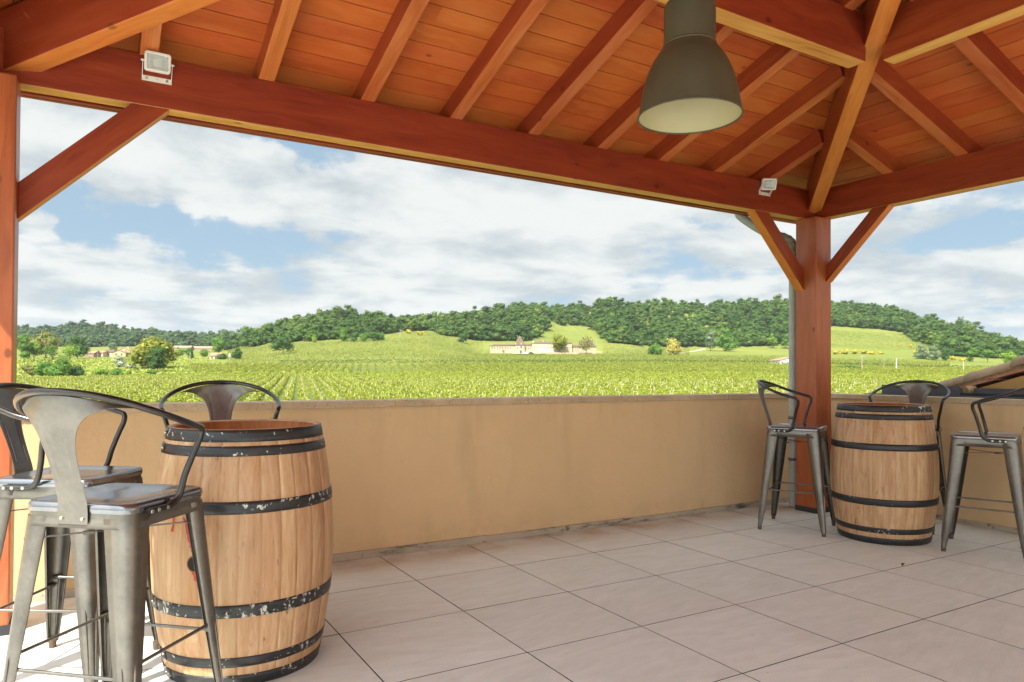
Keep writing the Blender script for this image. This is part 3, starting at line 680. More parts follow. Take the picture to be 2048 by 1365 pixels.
def stain(path, widths, name='wine_stain'):
    b = MB(); vs = []; P = curve([(a, z, w) for (a, z), w in zip(path, widths)], 6)
    for q in P:
        w = abs(q[2])*1.6*(1+RS.uniform(-.3, .3)); vs += [surf(q[0]-w, q[1]), surf(q[0]+w, q[1])]
    b.add(vs, [(2*i, 2*i+1, 2*i+3, 2*i+2) for i in range(len(P)-1)], 0, True); b.build(name, M['wine'], nb)
stain([(ah+.02, zh+.03), (ah-.015, zh+.06), (ah-.07, zh+.10), (ah-.115, zh+.145), (ah-.16, zh+.165)], [.022, .02, .014, .011, .005])
stain([(ah-.31, zh+.185), (ah-.29, zh+.165), (ah-.285, zh+.135), (ah-.30, zh+.11)], [.012, .009, .009, .012])
stain([(ah+.0, zh-.03), (ah+.012, zh-.045), (ah+.01, zh-.062)], [.02, .012, .004])

# ------------------------------------------------------------------ stools
ZS = .772; HS = .19; FH = .238
def rsq(h, r_, n=5, z=0):
    o = []
    for cx_, cy_, a0 in ((h-r_, h-r_, 0), (-h+r_, h-r_, 90), (-h+r_, -h+r_, 180), (h-r_, -h+r_, 270)):
        for k in range(n+1): a = R(a0+90*k/n); o.append((cx_+r_*math.cos(a), cy_+r_*math.sin(a), z))
    return o
def make_stool():
    t = empty('bar_stool', (0, 0, 0), category='bar stool', group='metal bar stools round the barrels')
    # seat: pressed pan with rolled lip
    b = MB(); loops = [rsq(HS-.002, .045, 6, ZS-.030), rsq(HS, .045, 6, ZS-.020), rsq(HS-.001, .045, 6, ZS-.008), rsq(HS-.006, .042, 6, ZS-.002), rsq(HS-.013, .038, 6, ZS),
                       rsq(HS-.020, .034, 6, ZS-.002), rsq(HS-.026, .03, 6, ZS-.004), rsq(.06, .02, 6, ZS-.0055)]
    n = len(loops[0]); vs = [p for l in loops for p in l]; fs = []
    for i in range(len(loops)-1):
        for k in range(n): fs.append((i*n+k, i*n+(k+1) % n, (i+1)*n+(k+1) % n, (i+1)*n+k))
    fs.append(tuple((len(loops)-1)*n+k for k in range(n))); b.add(vs, fs, 0, True); b.add(rsq(HS-.004, .045, 6, ZS-.028), [tuple(range(n))[::-1]])
    b.build('seat', M['gun_seat'], t)
    # skirt below
    b = MB(); loops = [rsq(HS-.004, .045, 6, ZS-.029), rsq(HS-.003, .045, 6, ZS-.045), rsq(HS+.001, .045, 6, ZS-.075), rsq(HS-.001, .045, 6, ZS-.075), rsq(HS-.008, .045, 6, ZS-.045), rsq(HS-.009, .045, 6, ZS-.029)]
    vs = [p for l in loops for p in l]; fs = []
    for i in range(len(loops)-1):
        for k in range(n): fs.append((i*n+k, (i+1)*n+k, (i+1)*n+(k+1) % n, i*n+(k+1) % n))
    b.add(vs, fs, 0, True); b.build('seat_skirt', M['gun'], t)
    # legs: tapered folded channels with a rounded outer corner
    for sx_, sy_ in ((1, 1), (1, -1), (-1, 1), (-1, -1)):
        b = MB(); zt = ZS-.045; secs = []
        for q in np.linspace(0, 1, 13):
            z = zt*(1-q)+.025*q; c_ = (HS-.002)+(FH-HS+.002)*q; wd = .088*(1-q)**.9+.030*q+.0; wd = max(wd, .028); rr_ = .040*(1-q)+.013*q; th = .0016
            o = []
            def sec(off):
                cc = c_-off; r_ = rr_; L_ = [(cc-wd, cc)]
                for k in range(7): a = R(90-90*k/6); L_.append((cc-r_+r_*math.cos(a), cc-r_+r_*math.sin(a)))
                L_.append((cc, cc-wd)); return L_
            outl = sec(0); inl = sec(th)
            # returned lips
            lip = .010*(1-q)+.007*q
            ring = [(c_-wd, c_-lip)]+outl+[(c_-lip, c_-wd)]+[(c_-lip-.0005, c_-wd+th)]+inl[::-1]+[(c_-wd+th, c_-lip-.0005)]
            secs.append([(sx_*x_, sy_*y_, z) for x_, y_ in ring])
        n_ = len(secs[0]); vs = [p for s in secs for p in s]; fs = []
        for i in range(len(secs)-1):
            for k in range(n_):
                f_ = (i*n_+k, (i+1)*n_+k, (i+1)*n_+(k+1) % n_, i*n_+(k+1) % n_); fs.append(f_ if sx_*sy_ > 0 else f_[::-1])
        b.add(vs, fs, 0, True)
        # pressed stiffening rib near the foot on both wings
        for w_ in (0, 1):
            P = []
            for q in (.60, .63, .8, .90, .93):
                z = zt*(1-q)+.025*q; c_ = (HS-.002)+(FH-HS+.002)*q+.0006; o_ = c_-.026*(1-q)-.015
                P.append((sx_*(c_ if w_ else o_), sy_*(o_ if w_ else c_), z))
            b.tube(P, [.001, .0045, .0042, .0036, .001], 8)
        leg = b.build('leg', M['gun'], t)
        b = MB(); cf = FH-.015
        b.tube([(sx_*cf, sy_*cf, .0), (sx_*(cf-.001), sy_*(cf-.001), .034)], [.0135, .0155], 12); b.build('foot_cap', M['foot'], leg)
    # foot rails
    def corner(sx_, sy_, z):
        q = (ZS-.045-z)/(ZS-.07); c_ = HS+(FH-HS)*q-.012; return Vector((sx_*c_, sy_*c_, z))
    for (a, b2, z) in (((-1, 1), (1, 1), .30), ((-1, -1), (1, -1), .30), ((1, -1), (1, 1), .268), ((-1, -1), (-1, 1), .268)):
        A_ = corner(*a, z); B_ = corner(*b2, z); D_ = (B_-A_); b = MB()
        b.tube([A_+D_*f_ for f_ in (0, .06, .10, .9, .94, 1)], [.0085, .0085, .0058, .0058, .0085, .0085], 8, flat=[1, 1, 1, 1, 1, 1]); b.build('foot_rail', M['gun'], t)
    # crossed flats under the seat
    for sy_ in (1, -1):
        A_ = corner(-1, -sy_, ZS-.122-.004*sy_); B_ = corner(1, sy_, ZS-.122-.004*sy_); Mf, Ln = frame(A_, B_, (0, 0, 1)); b = MB()
        b.box((0, -.007, -.0015), (Ln, .007, .0015), 0, Mf); b.box((Ln*.30, -.009, -.006), (Ln*.36, .009, .0035), 0, Mf); b.build('cross_brace', M['gun'], t)
    # arm and back tube
    half = [(-.125, HS+.011, ZS-.030), (-.07, HS+.012, ZS-.031), (-.025, HS+.014, ZS-.028), (.006, HS+.022, ZS-.002), (.022, .218, .83), (.040, .236, .90), (.055, .249, .95),
            (.052, .258, .978), (.028, .265, .990), (-.05, .268, 1.012), (-.14, .243, 1.045), (-.215, .180, 1.080), (-.265, .095, 1.102), (-.286, 0, 1.109)]
    full = half+[(x_, -y_, z_) for x_, y_, z_ in half[::-1][1:]]
    b = MB(); b.tube(curve(full, 5), .0105, 12)
    for s in (1, -1):
        for x_ in (-.118, -.088, -.048): b.tube([(x_, s*(HS+.018), ZS-.0305), (x_, s*(HS+.0235), ZS-.0305)], [.0068, .006], 10, 1)
    b.build('arm_tube', [M['gun_dark'], M['rivet']], t)
    # back splat
    b = MB(); rows = []
    path = [(-HS-.003, ZS-.068), (-HS-.004, ZS-.03), (-HS-.004, ZS+.0), (-HS-.010, ZS+.03), (-HS-.024, .845), (-.233, .90), (-.250, .95), (-.263, .995), (-.273, 1.03), (-.279, 1.055), (-.283, 1.08), (-.285, 1.100)]
    wid = [.053, .053, .052, .050, .048, .050, .056, .068, .090, .122, .160, .205]
    tube_x = lambda y: -.286+.235*(abs(y)/.27)**2.1
    tube_z = lambda y: 1.109-.055*(abs(y)/.22)**2.0
    NW = 14; vs = []
    for i, ((x_, z_), w_) in enumerate(zip(path, wid)):
        q = max(0, (i-4)/(len(path)-5))
        for k in range(NW+1):
            y_ = -w_+2*w_*k/NW; bend = (tube_x(y_)+.286)*q**1.5; dz_ = (tube_z(y_)-1.109)*q**3
            rib = .0022*max(0, 1-abs(abs(y_)/w_-.55)/.12) if 3 < i < 10 else 0
            vs.append((x_+bend-rib, y_, z_+dz_))
    fs = [(i*(NW+1)+k, i*(NW+1)+k+1, (i+1)*(NW+1)+k+1, (i+1)*(NW+1)+k) for i in range(len(path)-1) for k in range(NW)]
    b.add(vs, fs, 0, True)
    o = b.build('back_splat', M['gun'], t); sm = o.modifiers.new('solid', 'SOLIDIFY'); sm.thickness = .0022
    sb = o.modifiers.new('sub', 'SUBSURF'); sb.levels = 1; sb.render_levels = 1
    b = MB()
    for s in (-1, 1):
        P = []
        for (x_, z_), w_ in list(zip(path, wid))[3:9]: P.append((x_-.0035+(tube_x(w_*.6)+.286)*max(0, (z_-.85)/.26)**1.5, s*w_*.60, z_+.012))
        b.tube(curve(P, 3), .0022, 6)
        b.tube([(-HS-.004, s*.036, ZS-.045), (-HS-.0105, s*.036, ZS-.045)], [.006, .005], 10, 1)
    b.build('splat_rib', [M['gun'], M['rivet']], o)
    return t
st0 = make_stool()
poses = [((.085, 2.66), 48.4, 'gunmetal bar stool nearest the camera, its back splat turned towards us'),
         ((-.058, 3.285), -32, 'gunmetal bar stool between the nearest stool and the left post'),
         ((.551, 3.735), -97, 'gunmetal bar stool behind the near barrel against the long wall'),
         ((4.629, 3.593), -63, 'gunmetal bar stool in front of the middle post, left of the far barrel'),
         ((5.451, 3.225), -165, 'gunmetal bar stool mostly hidden behind the far barrel'),
         ((5.153, 2.517), 112.5, 'gunmetal bar stool right of the far barrel, cut by the picture edge')]
for i, ((x, y), a, lab) in enumerate(poses):
    s_ = st0 if i == 0 else copy_tree(st0)
    s_.location = (x, y, 0); s_.rotation_euler = (0, 0, R(a)); s_['label'] = lab

# small dead leaves on the floor
for (x, y, a, lab) in ((4.25, 2.55, .4, 'tiny curled dead leaf on the tiles in front of the far barrel'), (4.98, 2.17, 1.5, 'tiny dark leaf scrap on the tiles right of the far barrel'), (5.38, 2.37, 2.2, 'brown leaf scrap on the tiles near the right-hand wall')):
    b = MB(); n = 7
    vs = []
    for k in range(n):
        q = k/(n-1); w_ = .009*math.sin(math.pi*q)+.0006; vs += [(.045*q, w_, .002+.012*math.sin(2.4*q)), (.045*q, 0, .001+.009*math.sin(2.4*q)), (.045*q, -w_, .003+.013*math.sin(2.4*q))]
    b.add(vs, [(3*k+j, 3*k+j+1, 3*k+j+4, 3*k+j+3) for k in range(n-1) for j in (0, 1)], 0, True)
    o = b.build('dead_leaf', M['leafdead'], None, label=lab, category='leaf', group='dead leaves on the terrace'); o.location = (x, y, .0015); o.rotation_euler = (0, 0, a)
# ------------------------------------------------------------------ terrain
# columns: picture azimuth -> [(depth, row)...]; the last two are wood foot and ridge (row of the ridge ground)
def ridge_row(sky, D, h=11.): return sky+h*F/D*.85
TC = {}
def colm(px, mid, base, sky, Dr, h=11.): TC[px] = dict(n=mid, base=base, ridge=(Dr, ridge_row(sky, Dr, h)))
colm(-900, [(250, 754), (330, 733), (430, 718)], (850, 697), 662, 1150)
colm(35, [(250, 754), (330, 732), (430, 716)], (850, 697), 655, 1150)
colm(165, [(250, 754), (330, 732), (430, 716)], (850, 697), 646, 1150)
colm(300, [(250, 754), (330, 731), (430, 715)], (850, 695), 659, 1150)
colm(400, [(250, 754), (330, 731), (430, 715)], (850, 696), 667, 1100)
colm(450, [(250, 754), (330, 731), (430, 714)], (640, 702), 667, 950)
colm(500, [(250, 754), (330, 731), (430, 713)], (560, 696), 656, 760)
colm(550, [(250, 754), (330, 730), (430, 710)], (545, 689), 643, 720)
colm(610, [(250, 754), (330, 730), (430, 706)], (540, 686), 628, 700)
colm(665, [(250, 753), (330, 730), (430, 703)], (540, 684), 616, 700)
colm(740, [(250, 753), (330, 730), (430, 701)], (560, 677), 622, 690)
colm(790, [(250, 753), (330, 730), (430, 700)], (600, 671), 626, 700)
colm(850, [(250, 753), (330, 730), (430, 702)], (660, 664), 630, 740)
colm(900, [(250, 753), (330, 730), (430, 708)], (620, 677), 624, 760)
colm(960, [(250, 753), (330, 730), (430, 716), (530, 709)], (620, 686), 612, 800)
colm(1060, [(250, 753), (330, 729.5), (430, 716), (530, 709.5)], (620, 688), 602, 850)
colm(1130, [(250, 753), (330, 729.5), (430, 716), (530, 709.5)], (800, 654), 601, 960)
colm(1175, [(250, 753), (330, 729), (430, 716), (530, 709.5)], (780, 658), 600, 960)
colm(1215, [(250, 753), (330, 729), (430, 716), (530, 709)], (620, 692), 596, 880)
colm(1320, [(250, 753), (330, 729), (430, 718), (530, 709)], (640, 697), 600, 880)
colm(1480, [(250, 753), (330, 730), (430, 718), (530, 709)], (640, 698), 599, 880)
colm(1580, [(250, 754), (330, 732), (430, 720), (530, 710)], (650, 697), 594, 880)
colm(1660, [(250, 755), (330, 734), (430, 721), (530, 706)], (740, 656), 600, 900)
colm(1740, [(250, 756), (330, 736), (430, 723), (530, 708)], (740, 661), 604, 900)
colm(1800, [(250, 757), (330, 738), (430, 725), (530, 712)], (720, 667), 611, 900)
colm(1850, [(250, 757), (330, 740), (430, 727)], (620, 690), 626, 860)
colm(1900, [(250, 758), (330, 740), (430, 727)], (520, 715), 641, 820)
colm(2050, [(250, 759), (330, 741), (430, 731)], (500, 722), 682, 780)
colm(2900, [(250, 760), (330, 744), (430, 735)], (520, 728), 700, 760)
TK = sorted(TC); DN = np.array([0, 12, 60, 110, 180, 250, 330, 430, 480, 530, 580, 640, 700, 760, 830, 900, 1000, 1150, 1500, 2200, 4500.])
def zrow(px, row, D): return H+ray(px, row)[2]*D
ZT_ = []
for px in TK:
    c = TC[px]; D_ = [0, 12, 60, 110, 180]+[d for d, _ in c['n']]+[c['base'][0], c['ridge'][0]]
    zb_ = zrow(px, c['ridge'][1], c['ridge'][0]); z0 = zrow(px, c['base'][1], c['base'][0])
    Z_ = [-4.6, -4.6, -4.1, -3.35, -2.45]+[zrow(px, r_, d) for d, r_ in c['n']]+[z0, zb_]
    Dm = c['ridge'][0]; D_ += [Dm+120, Dm+500, 4600]; Z_ += [zb_-2, zb_*.45, zb_*.2]
    ZT_.append(np.interp(DN, D_, Z_))
ZT_ = np.array(ZT_); TKA = np.array(TK, float)
def gz(px, D):
    """ground height at azimuth px and depth D (arrays allowed)"""
    px = np.clip(np.asarray(px, float), TKA[0], TKA[-1]); D = np.clip(np.asarray(D, float), 0, 4500)
    i = np.clip(np.searchsorted(TKA, px)-1, 0, len(TKA)-2); u = (px-TKA[i])/(TKA[i+1]-TKA[i]); u = u*u*(3-2*u)
    j = np.clip(np.searchsorted(DN, D)-1, 0, len(DN)-2); v = (D-DN[j])/(DN[j+1]-DN[j])
    return (ZT_[i, j]*(1-u)+ZT_[i+1, j]*u)*(1-v)+(ZT_[i, j+1]*(1-u)+ZT_[i+1, j+1]*u)*v
def basept(px): c = [TC[k] for k in TK]; return np.interp(px, TK, [k['base'][0] for k in c])
def ridgept(px): c = [TC[k] for k in TK]; return np.interp(px, TK, [k['ridge'][0] for k in c])
_fh = np.array([math.sin(YAW), math.cos(YAW)]); _rh = np.array([math.cos(YAW), -math.sin(YAW)])
def wxy(px, D):
    px = np.asarray(px, float); D = np.asarray(D, float); l = (px-CX)/F*D
    return np.stack([_fh[0]*D+_rh[0]*l, _fh[1]*D+_rh[1]*l], -1)
def pxD(x, y): D = x*_fh[0]+y*_fh[1]; l = x*_rh[0]+y*_rh[1]; return CX+F*l/np.maximum(D, .01), D
def spot(px, row, dmin=100, dmax=1000):
    """where the line of sight through (px,row) meets the ground"""
    Ds = np.linspace(dmin, dmax, 900); z = gz(px, Ds); zz = H+ray(px, row)[2]*Ds
    k = np.argmax(z >= zz) if (z >= zz).any() else len(Ds)-1
    D = Ds[k]; x, y = wxy(px, D); return float(x), float(y), float(z[k]), float(D)

# ground sheet in rings right round the viewer
ANG = np.radians(np.concatenate([np.arange(-180, -62, 6.), np.arange(-62, 62, .45), np.arange(62, 180.1, 6.)]))
RAD = np.concatenate([[0, 4, 12, 25, 60, 85], np.arange(110, 350, 8.), np.arange(350, 1000, 12.), np.arange(1000, 1500, 50), [1800, 2200, 3000, 4400]])
AA, RR = np.meshgrid(ANG, RAD, indexing='ij'); ac = np.clip(AA, -R(52), R(52))
PX = CX+F*np.tan(ac); DD = RR*np.cos(ac); ZZ = gz(PX, DD)
XX = _fh[0]*RR*np.cos(AA)+_rh[0]*RR*np.sin(AA); YY = _fh[1]*RR*np.cos(AA)+_rh[1]*RR*np.sin(AA)
ZZ = ZZ+np.where(RR > 340, (np.sin(XX*.021)*np.cos(YY*.017)+np.sin(XX*.05+1)*np.sin(YY*.043))*.35, 0)
na, nr = AA.shape; V = np.stack([XX, YY, ZZ], -1).reshape(-1, 3); idx = np.arange(na*nr).reshape(na, nr)
Q = np.stack([idx[:-1, :-1], idx[:-1, 1:], idx[1:, 1:], idx[1:, :-1]], -1).reshape(-1, 4)[:, ::-1]
m, nt, b = newmat('fields'); g = N(nt); tc = g.n('ShaderNodeTexCoord').outputs['Object']
rt = g.n('ShaderNodeVectorRotate', rotation_type='Z_AXIS'); g.set(rt, 'Vector', tc); g.set(rt, 'Angle', R(-59))   # local x along the forward axis? stripes lie across the view
n1 = g.noise(g.vm('MULTIPLY', tc, (1, 1, 0)), .012, 5, .6); n2 = g.noise(g.vm('MULTIPLY', tc, (1, 1, 0)), .35, 4, .65); n3 = g.noise(g.vm('MULTIPLY', rt.outputs[0], (.05, 1.2, 0)), .25, 4, .6)
f = g.math('ADD', g.math('ADD', g.math('MULTIPLY', n1, .45), g.math('MULTIPLY', n2, .3)), g.math('MULTIPLY', n3, .25))
c = g.ramp(f, [(.30, (.08, .11, .020)), (.44, (.115, .145, .028)), (.56, (.155, .17, .038)), (.72, (.215, .205, .07))])
dry = g.smooth(g.noise(g.vm('MULTIPLY', tc, (1, 1, 0)), .022, 5, .7), .60, .72); c = g.mix(g.math('MULTIPLY', dry, .8), c, (.34, .28, .14))
rr_ = g.vm('LENGTH', g.vm('MULTIPLY', tc, (1, 1, 0))); soil = g.ramp(n2, [(.35, (.07, .085, .025)), (.6, (.12, .145, .035)), (.75, (.20, .17, .10))])
c = g.mix(g.smooth(rr_, 345, 325), c, soil)
g.set(b, 'Base Color', c); g.set(b, 'Roughness', .95); g.set(b, 'Specular IOR Level', .1); g.set(b, 'Normal', g.bump(n2, .6, .6))
me = npmesh('ground', V, Q, m, smooth=True); link(bpy.data.objects.new('ground', me), kind='structure')

# ------------------------------------------------------------------ foliage makers
def icos(): 
    bm_ = __import__('bmesh').new(); __import__('bmesh').ops.create_icosphere(bm_, subdivisions=1, radius=1)
    v = np.array([x.co[:] for x in bm_.verts]); f_ = np.array([[q.index for q in p.verts] for p in bm_.faces]); bm_.free(); return v, f_
ICV, ICF = icos()
def crown_pts(rs, w, h, nl, nq, ls, flat=1., core=.72):
    """leaf quads (and small cores) for a crown of width w, height h standing on z=0; returns V,Q(rnd)"""
    lob = []
    for i in range(nl):
        a = rs.uniform(0, 2*math.pi); u_ = rs.uniform(.0, 1); zz = rs.uniform(.16, .86)
        prof_ = math.sin(math.pi*min(1, max(.05, zz))**.8)**.6; rr_ = (u_**.55)*w*.34*prof_
        s_ = rs.uniform(.20, .30)*w*(1-.35*abs(zz-.4)); lob.append((rr_*math.cos(a), rr_*math.sin(a), zz*h, s_))
    lob.append((0, 0, h*.5, w*.30)); lob = np.array(lob); hi_l = lob[:, 2] > .68*h; lob[hi_l, 0] *= .55; lob[hi_l, 1] *= .55; lob[:, 2] = np.clip(lob[:, 2], lob[:, 3]*.7, h-lob[:, 3]*.75*flat)
    k = rs.choice(len(lob), nq, p=lob[:, 3]**2/np.sum(lob[:, 3]**2)); d_ = rs.normal(size=(nq, 3)); d_ /= np.linalg.norm(d_, axis=1)[:, None]
    rad = lob[k, 3]*rs.uniform(.66, 1.2, nq); c_ = lob[k, :3]+d_*rad[:, None]*np.array([1, 1, .8*flat]); c_[:, 2] = np.maximum(c_[:, 2], .15)
    n_ = d_+rs.normal(size=(nq, 3))*.55; n_ /= np.linalg.norm(n_, axis=1)[:, None]
    t = np.cross(n_, rs.normal(size=(nq, 3))); t /= np.linalg.norm(t, axis=1)[:, None]; b_ = np.cross(n_, t)
    s_ = (ls*rs.uniform(.6, 1.35, nq))[:, None]; s2 = s_*rs.uniform(.5, .95, (nq, 1))
    V = np.stack([c_-t*s_-b_*s2*.3, c_-b_*s2, c_+t*s_+b_*s2*.2, c_+b_*s2], 1).reshape(-1, 3)
    Q = np.arange(nq*4).reshape(-1, 4); A = np.clip(rs.normal(.5, .22, nq), 0, 1)
    lobr = rs.uniform(-.16, .16, len(lob)); A = np.clip(A+lobr[k], 0, 1)
    if core:
        for l_ in lob:
            vv = ICV*(l_[3]*core)*np.array([1, 1, .8*flat])*(1+rs.uniform(-.15, .15, (len(ICV), 1)))+l_[:3]
            f4 = np.concatenate([ICF, ICF[:, 2:3]], 1)+len(V); V = np.concatenate([V, vv]); Q = np.concatenate([Q, f4]); A = np.concatenate([A, np.clip(rs.normal(.42, .15, len(ICF)), 0, 1)])
    return V, Q, A
def tri_fix(Q):  # quads with a repeated corner become proper triangles on build
    return Q
def leafmesh(name, V, Q, A, mat):
    """mixed quads/triangles"""
    Q = np.asarray(Q); tri = Q[:, 2] == Q[:, 3]; lt = np.where(tri, 3, 4).astype(np.int32); ls = np.concatenate([[0], np.cumsum(lt)[:-1]]).astype(np.int32)
    mask_ = np.ones(Q.shape, bool); mask_[tri, 3] = False; li = Q[mask_].astype(np.int32)
    me = bpy.data.meshes.new(name); me.vertices.add(len(V)); me.vertices.foreach_set('co', np.asarray(V, np.float32).ravel()); me.loops.add(len(li)); me.loops.foreach_set('vertex_index', li)
    me.polygons.add(len(Q)); me.polygons.foreach_set('loop_start', ls); me.polygons.foreach_set('loop_total', lt); me.materials.append(mat); me.update(calc_edges=True)
    a = me.attributes.new('rnd', 'FLOAT', 'FACE'); a.data.foreach_set('value', np.asarray(A, np.float32)); return me

# ------------------------------------------------------------------ single trees and shrubs
def trunk_mb(h, r_, lean, rs, limbs=4, spread=1.0):
    b = MB(); P = [(lean*q*q*h*.2, 0, h*q) for q in (0, .3, .6, 1)]; b.tube(P, [r_, r_*.8, r_*.65, r_*.4], 7)
    for k in range(limbs):
        a = 2*math.pi*k/limbs+rs.uniform(-.5, .5); z0 = h*rs.uniform(.45, .8); e_ = (spread*math.cos(a)*h*.55, spread*math.sin(a)*h*.55, h*rs.uniform(1.0, 1.35))
        b.tube([(0, 0, z0), (e_[0]*.5, e_[1]*.5, (z0+e_[2])*.5), e_], [r_*.5, r_*.35, r_*.15], 5)
    return b
TREES = []
def tree(px, wpx, top, base, mat, label, cat='tree', name=None, nq=900, trunk=.18, nl=9, core=.72, group=None, flat=1., D=None, dmin=110):
    x, y, z, d_ = spot(px, base, dmin)
    if D: d_ = D; x, y = map(float, wxy(px, D)); z = float(gz(px, D))
    k = d_/F; w = wpx*k; h = (base-top)*k; rs = np.random.RandomState(int(px*7+top*3) % 99991)
    hc = h*(1-trunk); V, Q, A = crown_pts(rs, w, hc, nl, nq, max(w*.035, .9*k*1.2), flat, core); 
    V[:, 2] += h*trunk
    name = name or ('tree' if cat == 'tree' else cat.replace(' ', '_'))
    if cat == 'tree' or trunk > .02:
        t = empty(name, (x, y, z-.1), label=label, category=cat, group=group)
        o = bpy.data.objects.new('crown', leafmesh('crown', V, Q, A, L[mat])); link(o, t)
        trunk_mb(max(h*trunk*1.25, h*.3), max(.02*h, .12), rs.uniform(-.5, .5), rs, 4, .7 if w > h*.6 else .4).build('trunk', M['bark'], t)
    else:
        o = bpy.data.objects.new(name, leafmesh(name, V, Q, A, L[mat])); link(o, None, label=label, category=cat, group=group); o.location = (x, y, z-.1); t = o
    return t
LT = [
 (48, 44, 668, 724, 'mid', 'leafy green tree touching the left post at the far left', .1, 1200, 9),
 (91, 62, 663, 717, 'olive', 'broad round tree with rusty blossom, second from the left post', .12, 1400, 11),
 (68, 42, 684, 723, 'bright', 'light green bushy tree in front of the rusty blossoming tree', .06, 900, 7),
 (104, 36, 686, 722, 'mid', 'small green tree between the rusty tree and the feathery yellow-green one', .06, 700, 6),
 (140, 42, 685, 724, 'bright', 'feathery yellow-green tree in front of the dark round tree', .1, 700, 12),
 (154, 44, 672, 718, 'dark', 'dark round tree left of the village barn', .1, 1300, 9),
 (226, 24, 683, 711, 'grey', 'blue-grey cedar rising behind the gabled farmhouse', .15, 700, 8),
 (197, 22, 702, 714, 'olive', 'low olive tree in front of the long village house', .15, 400, 5),
 (308, 88, 675, 738, 'gold', 'big spreading gold-green tree in the field left of centre', .08, 2200, 14),
 (315, 48, 694, 745, 'dark', 'dark green tree standing in front of the big gold-green tree', .06, 1500, 9),
 (357, 22, 696, 714, 'bright', 'small bright yellow-green tree right of the big gold tree', .1, 500, 6),
 (377, 24, 694, 719, 'mid', 'light green tree beside the dark cypress', .08, 600, 6),
 (364, 20, 679, 700, 'grey', 'pale grey-green round tree at the foot of the far wood', .1, 500, 5),
 (409, 26, 698, 715, 'mid', 'low round green tree left of the small red-roofed house', .06, 600, 6),
 (437, 38, 669, 709, 'mid', 'tall tree rising behind the small red-roofed house', .1, 1100, 9),
 (476, 28, 695, 721, 'dark', 'dark compact tree at the foot of the left vine slope', .04, 1100, 7),
 (447, 26, 708, 721, 'dark', 'low dark round tree just right of the small red-roofed house', .04, 700, 6),
 (566, 44, 669, 709, 'dark', 'lone dark oak with short trunk on the left vine slope', .16, 1600, 9),
 (686, 28, 656, 684, 'mid', 'round tree rising out of the hedge on the left hill', .06, 700, 6),
 (628, 18, 668, 685, 'bright', 'light green shrubby tree left of the hilltop hedge', .04, 450, 5),
 (927, 28, 667, 687, 'dark', 'dark bushy tree at the wood corner left of the chateau', .04, 700, 6),
 (1118, 40, 668, 709.5, 'gold', 'golden-green tree with a clear trunk in front of the chateau', .24, 1700, 11),
 (1173, 42, 670, 710, 'olive', 'thin sparse reddish-green tree at the right end of the chateau', .2, 420, 12),
 (1313, 36, 683, 712, 'mid', 'green round tree, the left of the pair in the middle field', .04, 1100, 7),
 (1346, 40, 677, 712, 'blossom', 'yellow blossoming tree, the right of the pair in the middle field', .06, 1300, 8),
 (1421, 38, 660, 703, 'grey', 'grey-green tree at the wood edge above the field track', .05, 1100, 8),
 (1452, 44, 655, 704, 'mid', 'large pale green tree standing out from the wood edge', .05, 1300, 9),
 (1545, 20, 664, 698, 'bright', 'slim light green tree at the wood edge, left of the middle post', .1, 600, 7),
 (1572, 22, 668, 698, 'mid', 'light green tree at the wood edge touching the middle post', .1, 600, 7),
 (1843, 34, 688, 719, 'grey', 'pale grey-green tree at the left end of the lower right wood', .05, 900, 7),
 (1868, 34, 691, 722, 'grey', 'second pale grey-green tree of the lower right wood', .05, 900, 7),
 (1893, 30, 694, 723, 'dark', 'darker tree ending the pale group of the lower right wood', .05, 800, 7),
 (1946, 26, 690, 725, 'mid', 'pointed green tree above the yellow broom on the right', .05, 800, 6),
 (1975, 30, 694, 725, 'mid', 'fresh green tree left of the clay roof verge', .05, 800, 7),
 (2020, 36, 700, 730, 'bright', 'bright green tree just above the clay roof verge', .05, 900, 7)]
for px, w_, top, base, mat, lab, tr, nq, nl in LT:
    sparse = 'sparse' in lab or 'feathery' in lab
    tree(px, w_, top, base, mat, lab, trunk=tr, nq=nq, nl=nl, core=0 if sparse else .72)
# cypress
tree(384, 6, 695, 720, 'dark', 'thin dark cypress in the village', trunk=.03, nq=350, nl=10, name='cypress_tree')
# shrubs
SH = [(92, 58, 722, 756, 'mid', 'big green bush in the meadow nearest the left post'), (125, 56, 716, 757, 'mid', 'tall bushy thicket in the middle of the left meadow'), (152, 44, 730, 756, 'dark', 'lower dark bush ending the left thicket'),
      (58, 36, 728, 752, 'olive', 'yellowish bush half behind the left post'), (240, 32, 711, 736, 'white', 'white flowering shrub in the left meadow'), (261, 24, 727, 738, 'white', 'low pale flowering bush beside the white flowering shrub'),
      (202, 36, 738, 752, 'bright', 'low light green bush in the left meadow'), (236, 34, 737, 753, 'mid', 'low green bush below the white flowering shrub'), (258, 14, 741, 751, 'bright', 'small bright bush right of the low meadow bushes'),
      (303, 20, 739, 750, 'mid', 'small bush at the foot of the dark field tree')]
for px, w_, top, base, mat, lab in SH: tree(px, w_, top, base, mat, lab, 'bush', nq=1100 if w_ > 40 else 600, trunk=0, nl=8)
for i, (px, w_, top, base) in enumerate([(709, 30, 664, 684), (727, 30, 667, 684), (745, 30, 663, 683), (760, 24, 665, 682)]):
    tree(px, w_, top, base, 'mid' if i % 2 else 'dark', 'clipped green shrub of the hedge row on the left hill', 'shrub', nq=500, trunk=0, nl=6, group='hedge shrubs on the left hill')
for i, (px, w_, top, base) in enumerate([(1672, 18, 701, 708), (1690, 20, 700, 708), (1709, 20, 700, 708), (1728, 20, 700, 708), (1746, 20, 702, 709), (1762, 16, 704, 709)]):
    tree(px, w_, top, base, 'broom', 'yellow broom bush in the row across the right meadow', 'bush', nq=300, trunk=0, nl=5, group='yellow broom row', name='broom_bush')
